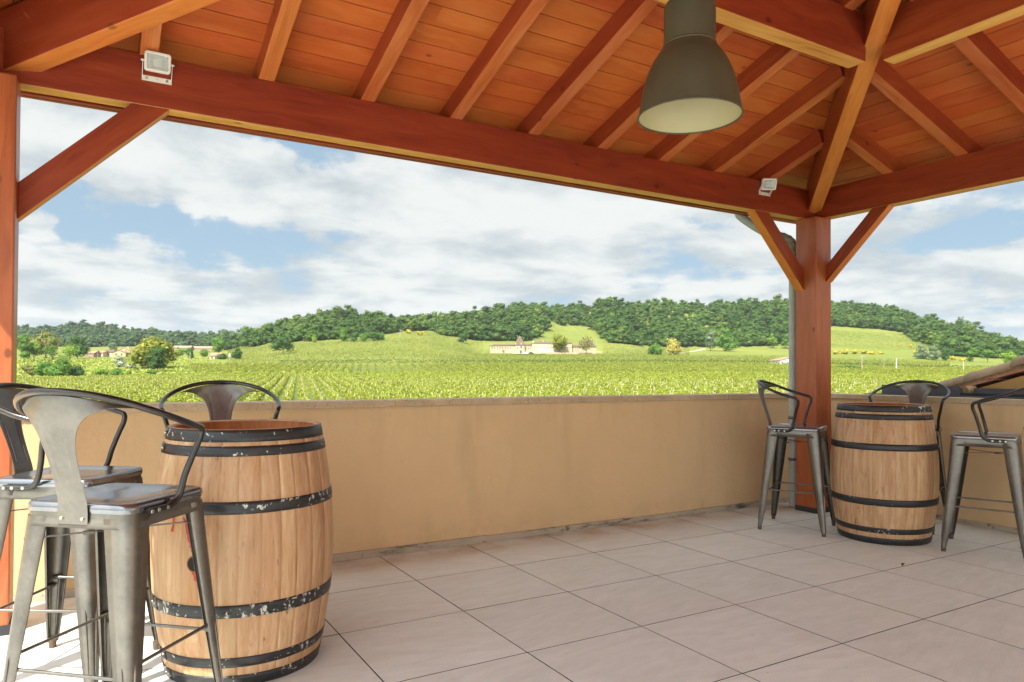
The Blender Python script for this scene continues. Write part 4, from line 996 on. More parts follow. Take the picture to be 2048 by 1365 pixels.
for (px, w_, top, base, lab) in [(1798, 6, 689, 692, 'tiny yellow broom high on the right meadow'), (1821, 7, 689, 694, 'small orange-yellow broom near the wood on the right meadow'), (1834, 16, 701, 711, 'yellow broom at the left foot of the lower right wood'),
                                 (1906, 14, 711, 721, 'yellow broom in front of the lower right wood'), (1924, 20, 716, 724, 'low yellow broom strip right of the lower right wood'),
                                 (745, 14, 656, 664, 'orange-yellow broom behind the left hill hedge'), (817, 16, 659, 668, 'orange-yellow broom at the gap between the hill woods'), (840, 16, 662, 672, 'pale yellow broom on the slope by the wood gap')]:
    tree(px, w_, top, base, 'broom', lab, 'bush', nq=220, trunk=0, nl=5, name='broom_bush')
tree(1696, 62, 733, 740, 'dark', 'long dark clipped hedge right of the middle post', 'hedge', nq=900, trunk=0, nl=30, flat=.5)
# umbrella pines on the right skyline
for px, w_, top, base, lab in [(1921, 26, 637, 668, 'umbrella-shaped pine standing above the right skyline'), (1953, 26, 645, 676, 'second umbrella-shaped pine on the right skyline'), (2031, 14, 672, 696, 'small umbrella-shaped pine lowest on the right skyline')]:
    tree(px, w_, top, base, 'dark', lab, trunk=.42, nq=420, nl=7, core=0, flat=.6, D=ridgept(px)*.97, name='pine_tree')

# ------------------------------------------------------------------ woods on the hills (nobody could count these)
protos = []
for k in range(16):
    rs = np.random.RandomState(100+k); V, Q, A = crown_pts(rs, rs.uniform(.85, 1.05), rs.uniform(.85, 1.2), rs.randint(5, 11), 250, .042, 1., .74); protos.append((V, Q, A))
def wood_patch(name, label_px, n, mat, wm, hm, inner=0, near=0, jit=.06):
    Vs = []; Qs = []; As = []; off = 0
    rs = np.random.RandomState(int(label_px[0]))
    for i in range(n):
        px = rs.uniform(*label_px); Db = float(basept(px))+near; Dr = float(ridgept(px)); q = rs.uniform(0, 1)**1.1 if i % 6 else rs.uniform(0, .06)
        D = Db+6+(Dr+40-Db)*q
        if name == 'wood' and 1094 < px < 1200-37*min(1, max(0, (D-640)/140)) and D < 790: continue
        x, y = wxy(px, D); z = float(gz(px, D)); bs = rs.uniform(.0, 1)**1.5; w = wm*(.5+.95*bs)*rs.uniform(.85, 1.15); h = hm*(.6+.5*bs)*rs.uniform(.85, 1.2)
        V, Q, A = protos[rs.randint(16)]; a = rs.uniform(0, 6.28); ca, sa = math.cos(a), math.sin(a)
        VV = np.stack([(V[:, 0]*ca-V[:, 1]*sa)*w+x, (V[:, 0]*sa+V[:, 1]*ca)*w+y, V[:, 2]*h+z-.5], -1)
        Vs.append(VV); Qs.append(Q+off); As.append(np.clip(A*.38+rs.normal(.30, .20)+.10*math.sin(px*.021+D*.013), 0, 1)); off += len(V)
    o = bpy.data.objects.new(name, leafmesh(name, np.concatenate(Vs), np.concatenate(Qs), np.concatenate(As), L[mat])); link(o, None, kind='stuff')
    return o
wood_patch('wood', (455, 905), 760, 'forest', 12, 11.5)
wood_patch('wood', (900, 1125), 520, 'forest', 12.5, 12)
wood_patch('wood', (1126, 1212), 150, 'forest', 12.5, 12)
wood_patch('wood', (1185, 1640), 1080, 'forest', 13, 12.5)
wood_patch('wood', (1640, 2110), 1050, 'forest', 12, 11.5)
wood_patch('distant_wood', (0, 470), 1000, 'hazeforest', 14, 13)
# wood right of the chateau bulges forward
# ------------------------------------------------------------------ vineyards
ra_ = ray(597, 743); RD = np.array([ra_[0], ra_[1]]); RD /= np.linalg.norm(RD); RP = np.array([RD[1], -RD[0]])
def leafquads(rs, C_, s_):
    n = len(C_); n_ = rs.normal(size=(n, 3))*np.array([1, 1, .8])+np.array([0, 0, .55]); n_ /= np.linalg.norm(n_, axis=1)[:, None]
    t = np.cross(n_, rs.normal(size=(n, 3))); t /= np.linalg.norm(t, axis=1)[:, None]; b_ = np.cross(n_, t); s_ = s_[:, None]; s2 = s_*rs.uniform(.6, 1, (n, 1))
    return np.stack([C_-t*s_, C_-b_*s2, C_+t*s_, C_+b_*s2], 1).reshape(-1, 3)
stake = MB(); stake.box((-.045, -.045, -.2), (.045, .045, 1.50)); stake.box((-.03, -.03, 1.50), (.03, .03, 1.53))
st_me = None; rs = np.random.RandomState(11); vrow = 0; nst = 0
vines_label = 'leafy green vine row with pale stakes in the vineyard just beyond the terrace wall'
for o_ in np.arange(-96, 268, 2.25):
    a_ = np.arange(60, 330, 1.0); xs = RP[0]*o_+RD[0]*a_; ys = RP[1]*o_+RD[1]*a_; px, D = pxD(xs, ys)
    left_edge = np.interp(px, [0, 150, 330, 420, 600], [205, 215, 245, 262, 262])      # the meadow cuts the block on the left
    ok = (D > 88) & (D < left_edge-2) & (px > 10) & (px < 2090)
    if ok.sum() < 4: continue
    a_ = a_[ok]; D = D[ok]; px = px[ok]; nper = np.maximum(14, (66*np.minimum(1, (115/D))**1.1)).astype(int)
    aa = np.repeat(a_, nper)+rs.normal(0, .38, nper.sum()); Dq = np.repeat(D, nper); gap = np.repeat(rs.rand(len(a_)) < .05, nper)
    hh = np.repeat(rs.uniform(.75, 1.15, len(a_)), nper); u_ = rs.rand(len(aa)); zz = (.35+.85*u_**.8)*hh; lat = rs.normal(0, .20+.08*u_)
    X = RP[0]*(o_+lat)+RD[0]*aa; Y = RP[1]*(o_+lat)+RD[1]*aa; pq, Dg = pxD(X, Y); Z = gz(pq, Dg)+zz
    kp = ~gap; C_ = np.stack([X, Y, Z], -1)[kp]; s_ = (.085+.0006*Dq[kp])*rs.uniform(.7, 1.3, kp.sum())
    V = leafquads(rs, C_, s_); n = len(C_); root = empty('vine_row', (float(RP[0]*o_+RD[0]*a_[0]), float(RP[1]*o_+RD[1]*a_[0]), 0), label=vines_label, category='vine row', group='vine rows beyond the terrace wall')
    V = V-np.array([root.location[0], root.location[1], 0]); me = npmesh('vine_foliage', V, np.arange(n*4).reshape(-1, 4), L['vinenear'], np.clip(rs.normal(.5, .15, n), 0, 1)); link(bpy.data.objects.new('vine_foliage', me), root)
    for aq in np.arange(a_[0]+rs.uniform(0, 6), a_[-1], 6.6):
        X, Y = RP[0]*o_+RD[0]*aq, RP[1]*o_+RD[1]*aq; pq, Dg = pxD(X, Y)
        if Dg > 200 or nst > 1700: continue
        if st_me is None: so_ = stake.build('stake', M['stake'], root); st_me = so_.data
        else: so_ = link(bpy.data.objects.new('stake', st_me), root)
        so_.location = (X-root.location[0]+rs.uniform(-.1, .1), Y-root.location[1], float(gz(pq, Dg))); so_.rotation_euler = (rs.uniform(-.07, .07), rs.uniform(-.07, .07), rs.uniform(0, 1)); nst += 1
    vrow += 1
# second block, and rows on the rising land behind: one mass each
ra_ = ray(735, 743); RD2 = np.array([ra_[0], ra_[1]]); RD2 /= np.linalg.norm(RD2); RP2 = np.array([RD2[1], -RD2[0]])
Vs = []; As = []
for o_ in np.arange(-330, 360, 3.3):
    a_ = np.arange(200, 640, 1.0); xs = RP2[0]*o_+RD2[0]*a_; ys = RP2[1]*o_+RD2[1]*a_; px, D = pxD(xs, ys)
    lo_ = np.interp(px, [0, 150, 330, 420, 600], [300, 300, 290, 266, 266]); hi_ = np.interp(px, [300, 1600, 2050], [331, 331, 336])
    ok = (D > lo_) & (D < hi_) & (px > 380) & (px < 2080); a_ = a_[ok]; D = D[ok]
    if len(a_) < 3: continue
    aa = np.repeat(a_, 12)+rs.normal(0, .5, len(a_)*12); lt = rs.normal(0, .24, len(aa)); X = RP2[0]*(o_+lt)+RD2[0]*aa; Y = RP2[1]*(o_+lt)+RD2[1]*aa
    pq, Dg = pxD(X, Y); Vs.append(np.stack([X, Y, gz(pq, Dg)+rs.uniform(.3, 1.35, len(aa))], -1))
C_ = np.concatenate(Vs); V = leafquads(rs, C_, .22*rs.uniform(.7, 1.3, len(C_)))
me = npmesh('vineyard', V, np.arange(len(C_)*4).reshape(-1, 4), L['vine'], np.clip(rs.normal(.5, .2, len(C_)), 0, 1)); link(bpy.data.objects.new('vineyard', me), kind='stuff')
# rows across the slope beyond the dark edge
Cs = []; As = []; Cd = []
for D0 in np.concatenate([[336, 338.5], np.arange(341, 700, 4.2)]):
    n = int(2300 if D0 > 340 else 4200); px = rs.uniform(455, 1900, n) if D0 > 345 else rs.uniform(560, 2060, n)
    D = D0+10*np.sin(px*.004+D0*.01)*(D0 > 345)+rs.normal(0, .5, n); bp = basept(px)
    ok = (D < bp-6) & ~((px > 965) & (px < 1205) & (D > 505)) & ~((px > 1380) & (D > 480) & (px < 1660)) & ~((px > 1660) & (D > 445) & (D < 560))
    px = px[ok]; D = D[ok]; xy = wxy(px, D); top = 2.2 if D0 < 340 else 1.3
    if D0 < 340: Cd.append(np.concatenate([xy, (gz(px, D)+rs.uniform(.0, 1.9, len(px)))[:, None]], 1)); continue
    Cs.append(np.concatenate([xy, (gz(px, D)+rs.uniform(.1, top, len(px)))[:, None]], 1)); As.append(np.clip(rs.normal(.5 if D0 > 340 else .25, .22, len(px))+.12*np.sin(D0*.05+px*.006)-.28*(D0 < 385), 0, 1))
C_ = np.concatenate(Cd); me = npmesh('vineyard_edge', leafquads(rs, C_, .24*rs.uniform(.7, 1.3, len(C_))), np.arange(len(C_)*4).reshape(-1, 4), L['vineshade'], np.clip(rs.normal(.45, .2, len(C_)), 0, 1)); link(bpy.data.objects.new('vineyard_edge', me), kind='stuff')
C_ = np.concatenate(Cs); A = np.concatenate(As); V = leafquads(rs, C_, .22*rs.uniform(.7, 1.3, len(C_)))
me = npmesh('hillside_vineyard', V, np.arange(len(C_)*4).reshape(-1, 4), L['vinefar'], A); link(bpy.data.objects.new('hillside_vineyard', me), kind='stuff')
# rough grass of the left meadow
n = 26000; px = rs.uniform(0, 700, n); D = rs.uniform(150, 420, n); ok = (D > np.interp(px, [0, 150, 330, 420, 600], [205, 215, 245, 262, 262])) & ((D < 300) | (px < 470)); px = px[ok]; D = D[ok]
C_ = np.concatenate([wxy(px, D), (gz(px, D)+rs.uniform(0, .5, len(px)))[:, None]], 1)
me = npmesh('meadow_grass', leafquads(rs, C_, .4*rs.uniform(.5, 1.4, len(C_))), np.arange(len(C_)*4).reshape(-1, 4), leafmat('meadow_leaves', [(.13, .20, .02), (.24, .30, .04), (.36, .33, .11)], .2, .03), np.clip(rs.normal(.5, .25, len(C_)), 0, 1)); link(bpy.data.objects.new('meadow_grass', me), kind='stuff')

# ------------------------------------------------------------------ houses, chateau, poles, cars
class Site:
    """local frame at a ground spot: x to the right across the view, y away, units metres"""
    def __init__(s, px, row, D=None, name='house', **k):
        if D is None: x, y, z, D = spot(px, row)
        else: x, y = map(float, wxy(px, D)); z = zrow(px, row, D)
        s.k = D/F; s.px = px; s.row = row; s.D = D; s.o = empty(name, (x, y, z), -YAW, **k)
    def X(s, px): return (px-s.px)*s.k
    def Z(s, row): return (s.row-row)*s.k
def gable(b, x0, x1, y0, y1, z0, z1, axis='x', ov=.3, th=.25, mi=0):
    """gable roof slab; ridge along axis"""
    if axis == 'x':
        ym = (y0+y1)/2; P = [(x0-ov, y0-ov, z0), (x1+ov, y0-ov, z0), (x1+ov, ym, z1), (x0-ov, ym, z1)]; P2 = [(x0-ov, y1+ov, z0), (x1+ov, y1+ov, z0), (x1+ov, ym, z1), (x0-ov, ym, z1)]
    else:
        xm = (x0+x1)/2; P = [(x0-ov, y0-ov, z0), (x0-ov, y1+ov, z0), (xm, y1+ov, z1), (xm, y0-ov, z1)]; P2 = [(x1+ov, y0-ov, z0), (x1+ov, y1+ov, z0), (xm, y1+ov, z1), (xm, y0-ov, z1)]
    for p_ in (P, P2):
        q = [(a, b_, c_+th) for a, b_, c_ in p_]; b.add(list(p_)+q, [(0, 1, 2, 3), (7, 6, 5, 4), (0, 4, 5, 1), (1, 5, 6, 2), (2, 6, 7, 3), (3, 7, 4, 0)], mi)
def gwall(b, x0, x1, y0, y1, z1, zr_, axis='x', mi=0):
    b.box((x0, y0, -1.5), (x1, y1, z1), mi)
    if axis == 'x':
        ym = (y0+y1)/2
        for x in (x0+.02, x1-.02): b.add([(x, y0, z1), (x, y1, z1), (x, ym, zr_)], [(0, 1, 2)], mi)
    else:
        xm = (x0+x1)/2
        for y in (y0+.02, y1-.02): b.add([(x0, y, z1), (x1, y, z1), (xm, y, zr_)], [(0, 1, 2)], mi)
def win(s, x, z, w, h, y, mat='winfar', name='window'):
    b = MB(); b.box((x-w/2, y-.06, z), (x+w/2, y+.1, z+h)); b.box((x-w/2-.12, y-.09, z-.16), (x+w/2+.12, y-.0, z-.02), 1); b.build(name, [M[mat], M['cream']], s.o)
# --- chateau
ch = Site(1050, 709, 535, 'chateau', label='long pale stone chateau with two pointed tower roofs in the middle distance', category='chateau'); X, Z = ch.X, ch.Z
b = MB(); b.box((X(980), 0, -2), (X(1030), 9, Z(692.5))); b.build('wall', M['stone'], ch.o)
b = MB(); x0, x1 = X(979), X(1031); b.add([(x0, -.4, Z(692.5)), (x1, -.4, Z(691.5)), (x1, 5, Z(688)), (x0+3, 5, Z(689)), (x0, 9.4, Z(692.5)), (x1, 9.4, Z(691.5))], [(0, 1, 2, 3), (3, 2, 5, 4), (0, 3, 4)]); b.build('roof', M['tilefar'], ch.o)
for k in range(8): win(ch, X(984+5.3*k), Z(698.5), .5, 1.5, 0)
win(ch, X(1007.5), Z(706), .9, 2, 0); win(ch, X(1004.5), Z(704), .5, 1, 0)
b = MB(); b.box((X(1030), -1.2, -2), (X(1049), 6.5, Z(690.5))); b.build('tower', M['stone'], ch.o)
b = MB(); cx0, cx1, cm = X(1029), X(1050), X(1037.5)
def pyr(b, x0, x1, y0, y1, z0, z1, tw, flare=.35, mi=0):
    xm, ym = (x0+x1)/2, (y0+y1)/2; L0 = []
    for q, s_ in ((0, 1), (.25, .72), (.6, .42), (1, 0)):
        hx, hy = (x1-x0)/2*s_+tw*(1-s_)*.5, (y1-y0)/2*s_+.15*(1-s_); L0.append([(xm-hx, ym-hy, z0+(z1-z0)*q), (xm+hx, ym-hy, z0+(z1-z0)*q), (xm+hx, ym+hy, z0+(z1-z0)*q), (xm-hx, ym+hy, z0+(z1-z0)*q)])
    b.add([p for l in L0 for p in l], [(i*4+k, i*4+(k+1) % 4, i*4+4+(k+1) % 4, i*4+4+k) for i in range(3) for k in range(4)]+[(12, 13, 14, 15)], mi)
pyr(b, X(1028.5), X(1050), -1.8, 7, Z(690.5), Z(673.5), 1.6); b.build('tower_roof', M['tilefar'], ch.o)
for p_ in (1034.8, 1039.5): b = MB(); b.tube([(X(p_), 2.6, Z(674)), (X(p_), 2.6, Z(671.5))], .22, 6); b.build('finial', M['stone'], ch.o)
for p_ in (1030.3, 1041.5): b = MB(); b.box((X(p_), -1.9, Z(690.3)), (X(p_+2), 0, Z(686.5))); b.box((X(p_+.6), -1.95, Z(689.5)), (X(p_+1.5), -1.8, Z(687.3)), 1); b.build('dormer', [M['cream'], M['winfar']], ch.o)
win(ch, X(1042), Z(697), 1.0, 1.7, -1.2); win(ch, X(1041.5), Z(707), 1.2, 2.1, -1.2, name='door'); win(ch, X(1035), Z(698.5), .5, 1.2, -1.2)
b = MB(); b.box((X(1049), 1, -2), (X(1064), 8, Z(692))); b.build('wall', M['stone'], ch.o)
b = MB(); gable(b, X(1049), X(1064), 1, 8, Z(692), Z(688), 'x'); b.build('roof', M['tilefar'], ch.o)
for p_ in (1052, 1057, 1060.5): win(ch, X(p_), Z(698), .5, 1.0, 1)
b = MB(); b.box((X(1064), 0, -2), (X(1144), 10, Z(687.5))); b.build('wall', M['cream'], ch.o)
b = MB(); x0, x1 = X(1063), X(1112); b.add([(x0, -.4, Z(687.5)), (x1, -.4, Z(687.5)), (x1-3, 5, Z(682)), (x0+4, 5, Z(682)), (x0, 10.4, Z(687.5)), (x1, 10.4, Z(687.5))], [(0, 1, 2, 3), (3, 2, 5, 4), (0, 3, 4), (1, 5, 2)]); b.build('roof', M['tilefar'], ch.o)
b = MB(); gable(b, X(1113), X(1144), 0, 10, Z(687.5), Z(684), 'x'); b.build('roof', M['tilefar'], ch.o)
b = MB(); b.box((X(1064), -.06, Z(695.6)), (X(1144), .02, Z(695.0))); b.build('string_course', M['tilefar'], ch.o)
for p_ in (1065, 1085): b = MB(); b.box((X(p_), 4, Z(688)), (X(p_+2.8), 5.2, Z(680.5))); b.box((X(p_)-.1, 3.9, Z(680.5)), (X(p_+2.8)+.1, 5.3, Z(680))); b.build('chimney', M['stone'], ch.o)
for k in range(5): win(ch, X(1081+6*k), Z(694.5), .9, 1.6, 0, 'whitepaint'); win(ch, X(1081+6*k), Z(703.5), 1.0, 2.3, 0, 'whitepaint')
win(ch, X(1082.5), Z(708.8), .6, .7, 0)
b = MB(); b.box((X(1144), 2, -2), (X(1158), 9, Z(694))); b.build('wall', M['stone'], ch.o)
b = MB(); gable(b, X(1144), X(1158), 2, 9, Z(694), Z(690), 'x'); b.build('roof', M['tilefar'], ch.o)
b = MB(); b.box((X(1157), 0, -2), (X(1192.5), 8, Z(693))); b.build('tower', M['stone'], ch.o)
b = MB(); pyr(b, X(1156), X(1193), -.6, 8.6, Z(693), Z(676), 2.4); b.build('tower_roof', M['tilefar'], ch.o)
b = MB(); b.box((X(1090), -6.2, -2), (X(1192), -5.9, Z(705.5))); b.build('garden_wall', M['stone'], ch.o)
# gravel court
b = MB(); b.add([(X(1025), -14, .0), (X(1034), -17, -.3), (X(1060), -15, .1), (X(1092), -7, .3), (X(1090), -1, .35), (X(1050), -1.25, .35), (X(1030), -2, .3)], [tuple(range(7))])
cg = b.build('gravel_court', M['gravel'], None, kind='structure'); cg.location = (ch.o.location[0], ch.o.location[1], ch.o.location[2]+.25); cg.rotation_euler = ch.o.rotation_euler
def car(px, row, D, body, label, ang=0.2):
    s = Site(px, row, D, 'parked_car', label=label, category='car'); s.o.rotation_euler = (0, 0, -YAW+ang)
    b = MB(); secs = [(-2.1, .45, .75), (-1.95, .35, .9), (-1.3, .3, .98), (-.9, .3, 1.42), (.5, .3, 1.45), (1.15, .3, 1.0), (1.9, .33, .85), (2.1, .4, .65)]
    vs = []
    for x_, z0, z1 in secs:
        zw = min(z1, .98); ins = .22 if z1 > 1.1 else .05
        vs += [(x_, -.85, z0), (x_, -.87, zw), (x_, -.85+ins, z1), (x_, .85-ins, z1), (x_, .87, zw), (x_, .85, z0)]
    fs = [(i*6+k, i*6+(k+1) % 6, i*6+6+(k+1) % 6, i*6+6+k) for i in range(len(secs)-1) for k in range(6)]+[(0, 1, 2, 3, 4, 5), tuple(len(vs)-6+k for k in (5, 4, 3, 2, 1, 0))]
    b.add(vs, fs, 0); b.build('body', M[body], s.o)
    b = MB(); b.add([(-.85, -.76, 1.02), (1.0, -.80, 1.02), (.45, -.67, 1.38), (-.8, -.67, 1.38)], [(0, 1, 2, 3)]); b.build('side_window', M['winfar'], s.o)
    for x_ in (-1.3, 1.3):
        for y_ in (-.8, .8): b = MB(); b.tube([(x_, y_-.1, .32), (x_, y_+.1, .32)], .32, 12); b.build('wheel', M['tyre'], s.o)
car(1051.5, 709, 527, 'carw', 'white car parked in front of the chateau tower'); car(1062, 708.6, 529, 'card', 'dark car parked beside the white one at the chateau', .9)
car(281, 724, 385, 'carw', 'white car on the track left of the big gold-green tree', 0)
# --- village
def house(pxs, rowe, rowr, rowb, D, name, label, wall='cream', roof='tilered', axis='x', depth=8, wins=(), chim=None):
    s = Site((pxs[0]+pxs[1])/2, rowb, D, name, label=label, category='house'); x0, x1 = s.X(pxs[0]), s.X(pxs[1])
    b = MB(); gwall(b, x0, x1, 0, depth, s.Z(rowe), s.Z(rowr)-.03, axis); b.build('wall', M[wall], s.o)
    b = MB(); gable(b, x0, x1, 0, depth, s.Z(rowe), s.Z(rowr), axis, .35, .18); rf = b.build('roof', M[roof], s.o)
    if chim: b = MB(); b.box((s.X(chim), depth*.4, s.Z(rowr)-1), (s.X(chim)+.8, depth*.4+.7, s.Z(rowr)+1.2)); b.build('chimney', M['cream'], rf)
    for (p_, rr_, w_, h_) in wins: win(s, s.X(p_), s.Z(rr_), w_, h_, 0)
    return s
M['brownwall'] = plain('brown_barn_wall', hexc('8c7463'), .9, 0, .2, .5)
house((172, 187), 707.5, 702.5, 715, 440, 'barn', 'brown barn with low tiled roof right of the dark round tree', 'brownwall', 'tilered')
house((188, 206), 706, 702.5, 714, 450, 'house', 'long low pale village house beside the brown barn', 'cream', 'tilered', wins=((193, 711, .8, 1.3), (200, 711, .8, 1.3)))
house((206, 224), 705, 700, 714, 455, 'house', 'pale village house left of the gabled farmhouse', 'cream', 'tilefar', wins=((211, 711, .8, 1.3), (217, 711, .8, 1.3)))
house((223, 251), 706, 700.5, 716, 432, 'farmhouse', 'stone gable-fronted farmhouse in the village', 'stone', 'tilered', 'y', wins=((232, 711, .7, 1.1), (243, 711, .7, 1.1)))
house((232, 263), 703.5, 697, 712, 450, 'house', 'white gabled house behind the stone farmhouse', 'whitepaint', 'tilered', 'y', chim=249, wins=((256, 703, .7, 1.0),))
house((257, 270), 706, 701, 714, 440, 'house', 'small brown-roofed house right of the stone farmhouse', 'cream', 'tilefar')
house((260, 272), 711, 708.5, 716.5, 415, 'shed', 'low pale shed left of the big gold-green tree', 'whitepaint', 'cream')
house((419, 440), 712, 706.5, 722, 385, 'house', 'small house with red hipped roof below the left vine slope', 'cream', 'tilered', wins=((424, 718, .7, 1.1), (431, 718, .7, 1.1)))
house((345, 380), 696.5, 692, 703, 640, 'long_house', 'far low brown-roofed building behind the yellow-green tree', 'brownwall', 'brownwall')
house((383, 425), 697.5, 693, 703, 650, 'long_house', 'far low brown-roofed building left of the tall village tree', 'brownwall', 'brownwall')
house((1559, 1622), 721.5, 714, 731, 340, 'shed', 'white gabled farm building half behind the middle post', 'whitepaint', 'tilered', 'y', 14, wins=((1565, 728.5, .5, .6),))
# --- poles
M['pole'] = plain('pole_wood', hexc('8d8577'), .8); M['polew'] = plain('pole_pale', hexc('aaa69b'), .7)
def pole(px, top, base, label, mat='pole', wpx=1.4, arm=False, lamp_=False, D=None):
    x, y, z, d_ = spot(px, base)
    if D: d_ = D; x, y = map(float, wxy(px, D)); z = zrow(px, base, D)
    k = d_/F; h = (base-top)*k; r_ = wpx*k/2; t = empty('utility_pole', (x, y, z), -YAW, label=label, category='pole')
    b = MB(); b.tube([(0, 0, -.5), (0, 0, h)], [r_, r_*.7], 8); b.build('post', M[mat], t)
    if arm: b = MB(); b.box((-1.1, -.06, h-.55), (1.1, .06, h-.4)); [b.tube([(x_, 0, h-.4), (x_, 0, h-.2)], .05, 6) for x_ in (-1, 0, 1)]; b.build('crossarm', M[mat], t)
    if lamp_: b = MB(); b.tube([(0, 0, h-.1), (.9, 0, h+.1)], .05, 6); b.tube([(.7, 0, h+.08), (1.3, 0, h+.12)], [.12, .08], 6); b.build('lamp_head', M['polew'], t)
    return t
pole(155, 688, 718, 'grey street lamp pole in front of the dark round tree', 'zinc', 1.3, lamp_=True)
pole(195, 695, 716, 'wooden utility pole in front of the village houses', arm=True, wpx=1.0)
pole(380, 704, 720, 'short wooden pole beside the dark cypress', 'polew', 1.3)
pole(800, 659, 677, 'wooden utility pole with crossarm at the wood gap on the left hill', arm=True, wpx=1.4)
pole(939.5, 651, 664, 'pale lone pole in the wood left of the chateau', 'polew', 1.2, D=690)
pole(1193, 675, 690, 'thin pole right of the chateau', 'pole', 1.0, D=600)
pole(1724, 711, 743, 'weathered utility pole nearest the middle post', 'pole', 2.0, arm=True)
pole(1768, 717, 743, 'thin grey pole between the weathered pole and the white post', 'pole', 1.0)
pole(1793, 718, 742, 'bright white concrete post in the right field', 'whitepaint', 2.2)
pole(1927, 722, 746, 'thin pale post in the right field near the clay roof', 'polew', 1.3)
# white sign by the small house
s = Site(459, 727, 345, 'road_sign', label='small white road sign on a post by the left vine slope', category='sign')
b = MB(); b.tube([(0, 0, 0), (0, 0, 4.0)], .08, 6); b.build('post', M['polew'], s.o); b = MB(); b.box((-.35, -.03, 3.2), (.35, .03, 4.6)); b.build('panel', M['whitepaint'], s.o)
# track by the pair of trees
tr = []
for px, row in ((1290, 712.5), (1340, 709.5), (1380, 704), (1405, 700), (1408, 698.6), (1385, 697.8)):
    x, y, z, d_ = spot(px, row, 400, 700); tr.append((x, y, z+.12))
b = MB(); vs = []
P = [Vector(p) for p in tr]
for i, p in enumerate(P):
    t_ = (P[min(i+1, len(P)-1)]-P[max(i-1, 0)]); n_ = Vector((t_.y, -t_.x, 0)).normalized()*1.6; vs += [p-n_, p+n_]
b.add(vs, [(2*i, 2*i+1, 2*i+3, 2*i+2) for i in range(len(P)-1)]); b.build('track', M['gravel'], None, kind='structure')

# ------------------------------------------------------------------ neighbour building right of the terrace
nh = empty('neighbour_house', (8, 1, 0), label='yellow rendered neighbouring house with curved clay verge tiles beyond the right wall', category='house')
VS = .32
def vz(y, base=.982): return base+(3.50-y)*VS
b = MB(); yb, ye = 3.42, -3.5
b.add([(6.42, yb, -4.5), (6.42, ye, -4.5), (6.42, ye, vz(ye)-.02), (6.42, yb, vz(yb)-.03), (12, yb, -4.5), (12, ye, -4.5), (12, ye, vz(ye)-.02), (12, yb, vz(yb)-.03)],
      [(0, 1, 2, 3), (4, 7, 6, 5), (3, 2, 6, 7), (0, 3, 7, 4), (1, 5, 6, 2)]); under(b.build('wall', M['render_y'], nh), nh)
b = MB(); n_ = 14
for k in range(7):   # flat under-tiles, overlapping courses
    y0 = 3.52-.40*k; y1 = y0-.46; z0 = vz(y0)+.004+.012; z1 = vz(y1)+.004
    for dx in (0,):
        b.add([(6.385, y0, z0-.006), (6.385, y1, z1-.006), (12, y1, z1-.006), (12, y0, z0-.006), (6.385, y0, z0+.012), (6.385, y1, z1+.012), (12, y1, z1+.012), (12, y0, z0+.012)],
              [(0, 3, 2, 1), (4, 5, 6, 7), (0, 1, 5, 4), (1, 2, 6, 5), (2, 3, 7, 6), (3, 0, 4, 7)])
under(b.build('under_tile', M['claynew'], nh), nh)
b = MB(); 
b.add([(6.40, 3.44, vz(3.44)+.02), (6.40, -2, vz(-2)+.02), (6.40, -2, vz(-2)+.075), (6.40, 3.44, vz(3.44)+.075), (6.6, 3.44, vz(3.44)+.02), (6.6, -2, vz(-2)+.02), (6.6, -2, vz(-2)+.075), (6.6, 3.44, vz(3.44)+.075)],
      [(0, 1, 2, 3), (4, 7, 6, 5), (0, 3, 7, 4), (3, 2, 6, 7)]); under(b.build('verge_mortar', M['mortar'], nh), nh)
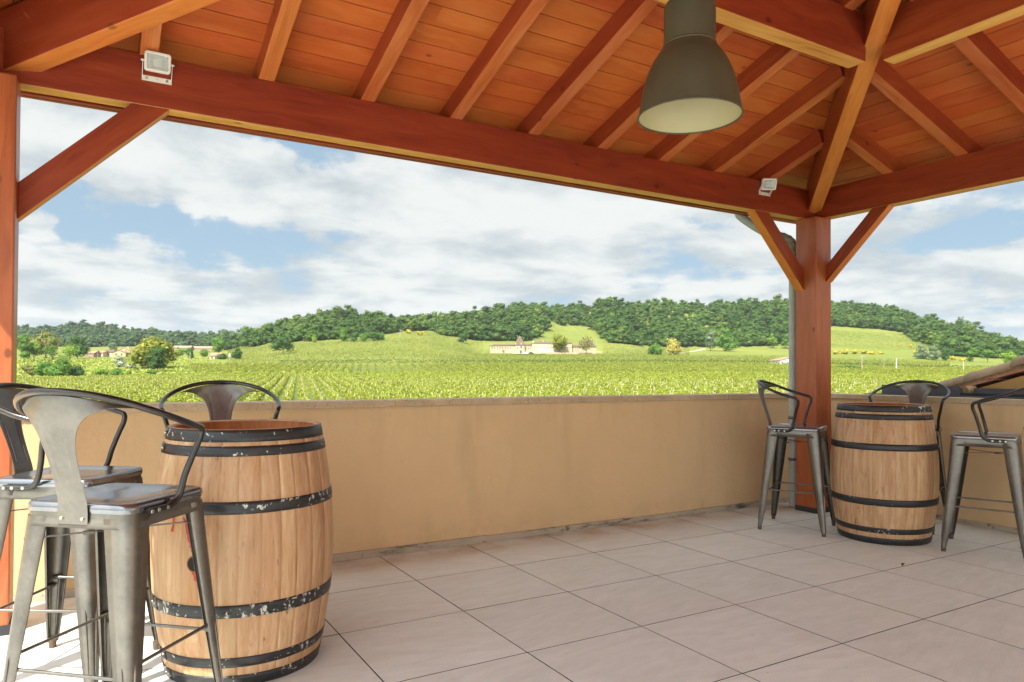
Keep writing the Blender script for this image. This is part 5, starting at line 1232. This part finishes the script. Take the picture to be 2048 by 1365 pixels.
def canal(x, y0, L_, z_, r0, r1, name='cover_tile'):
    b = MB(); vs = []; ns = 12; ny = 6
    for i in range(ny):
        q = i/(ny-1); r_ = r0*(1-q)+r1*q; y = y0-L_*q; z = z_+L_*q*VS
        for k in range(ns+1): a = math.pi*k/ns; vs.append((x+r_*math.cos(a), y, z+r_*math.sin(a)*.85))
        for k in range(ns+1): a = math.pi*k/ns; vs.append((x+(r_-.014)*math.cos(a), y, z+(r_-.014)*math.sin(a)*.85))
    w = 2*(ns+1); fs = []
    for i in range(ny-1):
        for k in range(ns): fs += [(i*w+k, (i+1)*w+k, (i+1)*w+k+1, i*w+k+1), (i*w+ns+1+k, i*w+ns+2+k, (i+1)*w+ns+2+k, (i+1)*w+ns+1+k)]
    for i in (0, ny-1):
        for k in range(ns): f_ = (i*w+k, i*w+k+1, i*w+ns+2+k, i*w+ns+1+k); fs.append(f_)
    b.add(vs, fs, 0, True); under(b.build(name, M['eavetile'], nh), nh)
for j in range(9):
    x = 6.475+.215*j
    for k in range(7 if j < 2 else 5):
        y0 = 3.70-.395*k-(0 if j else .0); canal(x+RS.uniform(-.008, .008), y0+RS.uniform(-.02, .02), .47, vz(y0)+.035+(.018 if True else 0), .098, .082)
gtz = empty('box_gutter', (6.2, 2, 1), label='dark grey metal box gutter lying along the right parapet', category='gutter')
b = MB(); x0, x1 = 6.125, 6.37
b.box((x0, 2.0, .985), (x1, 3.86, .993)); b.box((x0, 3.19, .993), (x0+.004, 3.86, 1.066)); b.box((x1-.004, 1.9, .993), (x1, 3.86, 1.05)); b.box((x0+.004, 3.856, .993), (x1-.004, 3.86, 1.066)); b.box((x0-.004, 3.19, 1.064), (x0+.012, 3.86, 1.069))
under(b.build('trough', M['zinc'], gtz), gtz)
b = MB(); b.box((6.0, -2, .984), (6.124, 3.95, .990)); b.box((6.124, -2, .993), (6.14, 3.188, 1.015)); b.box((6.15, -2, .995), (6.41, 3.15, 1.005)); b.box((6.395, -2, 1.005), (6.415, 3.2, 1.05)); under(b.build('flashing', M['zinc_dark'], gtz), gtz)
b = MB(); b.tube([(6.33, 3.25, 1.030), (6.41, 3.22, 1.040)], [.034, .036], 10); under(b.build('rafter_end', M['mortar'], gtz), gtz)

hb = MB(); hb.box((-4600, -4600, -14), (4600, 4600, 210)); hm_ = bpy.data.materials.new('haze_air'); hm_.use_nodes = True; nt = hm_.node_tree; nt.nodes.clear(); g = N(nt)
o_ = g.n('ShaderNodeOutputMaterial'); v_ = g.n('ShaderNodeVolumePrincipled'); g.set(v_, 'Color', (.80, .87, .95)); g.set(v_, 'Density', HAZE); g.set(v_, 'Anisotropy', .2); nt.links.new(v_.outputs[0], o_.inputs['Volume'])
hz_ = hb.build('haze', hm_, None, kind='stuff')
